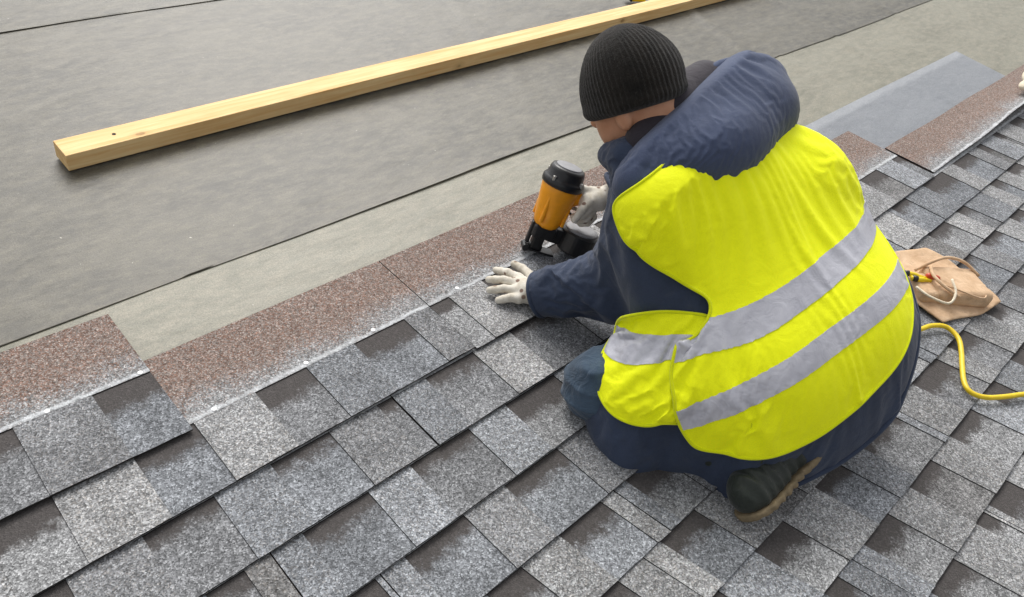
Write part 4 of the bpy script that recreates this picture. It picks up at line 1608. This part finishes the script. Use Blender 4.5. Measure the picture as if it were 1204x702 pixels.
# ------------------------------------------------------------------ leather tool pouch
LB = np.array((2.19, -0.73, 0.027))
pouch = empty('tool_pouch', tuple(LB), 'tan suede leather tool pouch lying on the shingles', 'tool pouch')
pf = Field((2.0, -0.95, 0.02), (2.42, -0.52, 0.16), 0.0032)
poly = [(2.195, -0.570), (2.335, -0.630), (2.350, -0.72), (2.305, -0.885), (2.20, -0.865), (2.055, -0.808), (2.062, -0.735), (2.098, -0.655)]
def poly_sdf(X, Y, P):
    d = np.full(X.shape, 1e9, np.float32)
    s = np.ones(X.shape, np.float32)
    n = len(P)
    for i in range(n):
        (ax, ay), (bx, by) = P[i], P[i - 1]
        ex, ey = bx - ax, by - ay
        wx, wy = X - ax, Y - ay
        t = np.clip((wx * ex + wy * ey) / (ex * ex + ey * ey), 0, 1)
        d = np.minimum(d, (wx - t * ex) ** 2 + (wy - t * ey) ** 2)
        c1, c2, c3 = Y >= ay, Y < by, ex * wy > ey * wx
        s = np.where((c1 & c2 & c3) | (~c1 & ~c2 & ~c3), -s, s)
    return s * np.sqrt(d)
pw = waves(pf, 21, 6, 16, 40)
p2 = poly_sdf(pf.X, pf.Y, poly) + np.float32(0.004) * waves(pf, 4, 4, 40, 70)
edge = np.clip(1 + p2 / 0.05, 0, 1)
hgt = 0.036 + 0.004 * pw + 0.006 * edge * np.maximum(0, np.sin(pf.X * 23 + pf.Y * 31))
panel = smax(p2, np.abs(pf.Z - hgt) - np.float32(0.004), 0.004)
sdf_obj('back_panel', pf, panel, M['leather'], pouch, LB, 2)
px_, py_ = nrm3((0.80, -0.60, 0)), nrm3((0.60, 0.80, 0))
pk = pf.box((2.205, -0.765, 0.056), (px_, py_, ZUP), (0.085, 0.062, 0.024), 0.016) + np.float32(0.003) * pw
pk = smax(pk, -pf.cap((2.145, -0.82, 0.085), (2.15, -0.72, 0.092), 0.016, 0.016), 0.01)
pocket = sdf_obj('pocket', pf, pk, M['leather'], pouch, LB, 2)
pk2 = pf.box((2.128, -0.715, 0.050), (px_, py_, ZUP), (0.040, 0.050, 0.018), 0.014) + np.float32(0.002) * pw
sdf_obj('side_pocket', pf, pk2, M['leather'], pouch, LB, 2)
lbv = Vector(LB)
bm = bmesh.new()
bm_tube(bm, catmull([Vector(p) - lbv for p in ((2.150, -0.665, 0.066), (2.195, -0.685, 0.092), (2.250, -0.705, 0.097), (2.285, -0.745, 0.092), (2.292, -0.795, 0.075))], 6), 0.0045, 8)
from_bm('flap_binding', bm, M['leather'], pouch, True)
bm = bmesh.new()
bm_tube(bm, catmull([Vector(p) - lbv for p in ((2.082, -0.70, 0.064), (2.070, -0.745, 0.068), (2.085, -0.79, 0.072), (2.125, -0.785, 0.086), (2.155, -0.755, 0.098))], 6), 0.0035, 8)
from_bm('hammer_loop', bm, M['rag'], pouch, True)
# stitched seam round the pocket and the lip of its mouth
for name, pts, r in (('seam', ((2.128, -0.735, 0.084), (2.150, -0.785, 0.084), (2.195, -0.845, 0.078), (2.262, -0.822, 0.076)), 0.0022),
                     ('pocket_lip', ((2.130, -0.800, 0.078), (2.120, -0.755, 0.088), (2.135, -0.715, 0.090), (2.175, -0.690, 0.086)), 0.0048)):
    bm = bmesh.new()
    bm_tube(bm, catmull([Vector(p) - lbv for p in pts], 6), r, 8)
    from_bm(name, bm, M['leather'], pouch, True)

# pliers sticking out of the pouch
PL = Vector((2.122, -0.690, 0.062))
pl = empty('pliers', PL, 'small pliers with yellow and black handles on the leather pouch', 'pliers')
for sgn in (-1, 1):
    bm = bmesh.new()
    bm_tube(bm, catmull([(0.028, -0.030, 0.004), (0.010, -0.012 + 0.006 * sgn, 0.008), (-0.012, 0.010 + 0.013 * sgn, 0.010), (-0.026, 0.028 + 0.012 * sgn, 0.008)], 5), [0.0055] * 8 + [0.0075] * 8, 10)
    hdl = from_bm('handle', bm, M['yellow'], pl, True)
    bm = bmesh.new()
    bm_tube(bm, [(-0.016, 0.015 + 0.0135 * sgn, 0.0105), (-0.024, 0.025 + 0.0125 * sgn, 0.009)], 0.0085, 10)
    from_bm('grip', bm, M['black'], hdl, True)
bm = bmesh.new()
bm_box(bm, (0.036, -0.038, 0.003), (0.016, 0.034, 0.008), Matrix.Rotation(0.75, 4, 'Z'), 0.002)
from_bm('jaw', bm, M['steel'], pl)
SC = Vector((2.150, -0.712, 0.076))
sc = empty('screwdriver', SC, 'red handled screwdriver tucked beside the pliers in the pouch', 'screwdriver')
bm = bmesh.new()
bm_lathe(bm, (0, 0, 0), (-0.55, 0.62, 0.05), [(-0.02, 0.006), (-0.012, 0.0085), (0.0, 0.008), (0.012, 0.009), (0.018, 0.006)], 10)
from_bm('handle', bm, M['red'], sc, True)
bm = bmesh.new()
bm_lathe(bm, (0, 0, 0), (0.55, -0.62, -0.05), [(0.028, 0.0028), (0.085, 0.0028), (0.09, 0.002)], 8)
from_bm('shaft', bm, M['steel'], sc, True)

# ------------------------------------------------------------------ loose strip of shingle and grey membrane on the right
bm = bmesh.new()
NU, NV = 60, 8
rows_, loc = [], {}
for j in range(NV + 1):
    y = 0.188 * j / NV
    rt, rb = [], []
    for i in range(NU + 1):
        t = i / NU
        u0_, u1_ = 2.862, 5.1
        u = u0_ + (u1_ - u0_) * t
        v = -0.447 + y + 0.002 * math.sin(9 * u)
        lift = (0.034 * min(1, max(0, (u - 2.95) / 0.7)) + 0.006 * (1 + math.sin(5.2 * u)) * min(1, max(0, (u - 2.9) / 0.3))) * (1 - j / NV) ** 1.6
        w = 0.0222 - 0.05 * y + und(u, v) + lift
        a = bm.verts.new((u - 3.5, v + 0.36, w - 0.02 + 0.004))
        b = bm.verts.new((u - 3.5, v + 0.36, w - 0.02))
        loc[a] = loc[b] = (u, y, 0)
        rt.append(a)
        rb.append(b)
    rows_.append((rt, rb))
for (t0, b0), (t1, b1_) in zip(rows_, rows_[1:]):
    for i in range(NU):
        bm.faces.new((t0[i], t0[i + 1], t1[i + 1], t1[i]))
        bm.faces.new((b0[i], b1_[i], b1_[i + 1], b0[i + 1])).material_index = 1
for i in range(NU):
    bm.faces.new((rows_[0][1][i], rows_[0][1][i + 1], rows_[0][0][i + 1], rows_[0][0][i])).material_index = 1
    bm.faces.new((rows_[-1][1][i + 1], rows_[-1][1][i], rows_[-1][0][i], rows_[-1][0][i + 1])).material_index = 1
for (t0, b0), (t1, b1_) in zip(rows_, rows_[1:]):
    bm.faces.new((b1_[0], b0[0], t0[0], t1[0])).material_index = 1
    bm.faces.new((b0[-1], b1_[-1], t1[-1], t0[-1])).material_index = 1
lv = [loc[v] for v in bm.verts]
me = bpy.data.meshes.new('shingle_strip')
bmesh.ops.recalc_face_normals(bm, faces=bm.faces)
bm.to_mesh(me)
bm.free()
at_ = me.attributes.new('local', 'FLOAT_VECTOR', 'POINT')
at_.data.foreach_set('vector', [x for t3 in lv for x in t3])
me.materials.append(M['headlap'])
me.materials.append(M['asphalt_edge'])
strip = mesh_obj('shingle_strip', me, None)
place(strip, (3.5, -0.36, 0.02))
tag(strip, 'loose reddish brown shingle strip with its lower edge lifted, at the right edge', 'shingle')

patch = sheet('membrane_patch', 2.60, 4.22, -0.30, 0.0, 0.0035, 0.003, 0.0022, M['patch'], 60, 10, 0, 0.0, 0.001, 9)
for v in patch.data.vertices:
    v.co.x += 0.12 * (v.co.y + 0.0) * -1 * (1 if v.co.x > 3.5 else 0) * -1
    v.co -= Vector((3.4, -0.15, 0.004))
place(patch, (3.4, -0.15, 0.004))
tag(patch, 'smooth blue grey membrane piece laid on the felt above the shingle strip', 'membrane')

# cream rag at the right edge
RB = np.array((3.93, -0.40, 0.075))
rf = Field(RB + (-0.09, -0.07, -0.03), RB + (0.17, 0.09, 0.07), 0.004)
rd = smin(rf.ell(RB + (0.0, 0.0, 0.012), (nrm3((1, -.2, 0)), nrm3((.2, 1, 0)), ZUP), (0.06, 0.035, 0.018)), rf.ell(RB + (0.08, 0.02, 0.02), (nrm3((1, .5, 0)), nrm3((-.5, 1, 0)), ZUP), (0.07, 0.04, 0.026)), 0.02)
rag = sdf_obj('work_cloth', rf, rd + np.float32(0.004) * waves(rf, 2, 5, 60, 110), M['rag'], None, RB, 2)
place(rag, tuple(RB))
tag(rag, 'crumpled cream cloth lying on the loose shingle strip at the right edge', 'cloth')

# tape measure behind the timber
TM = Vector((2.975, 1.026, 0.0085))
tm = empty('tape_measure', TM, 'yellow and black tape measure behind the timber at the top edge', 'tape measure', Matrix.Rotation(-0.45, 4, 'Z'))
bm = bmesh.new()
bm_box(bm, (0, 0, 0.036), (0.078, 0.04, 0.070), None, 0.012, 3)
from_bm('case', bm, M['yellow'], tm, True)
bm = bmesh.new()
bm_box(bm, (-0.037, 0, 0.03), (0.010, 0.046, 0.055), None, 0.006, 2)
from_bm('bumper', bm, M['black'], tm, True)
bm = bmesh.new()
bm_box(bm, (-0.050, 0, 0.008), (0.02, 0.02, 0.002), None, 0.0004, 1)
from_bm('blade_hook', bm, M['steel'], tm)

# nail heads on the laid courses
for (u, v, w) in ((0.348, 0.164, 0.0215), (0.179, 0.168, 0.0215), (0.415, 0.006, 0.0215), (0.791, 0.012, 0.0215), (0.62, 0.010, 0.0215), (1.04, 0.016, 0.0215), (0.02, 0.172, 0.0215)):
    bm = bmesh.new()
    k = 0 if v > 0.1 else 1
    y = v - (VL[k - 1][0] + VL[k - 1][1] * u)
    bm_lathe(bm, (u, v, base_w(y, u, v) + 0.0058), (0, 0.05, 1), [(0, 0.0052), (0.0012, 0.0052), (0.0018, 0.004)], 12)
    from_bm('nail', bm, M['nail'], roof)
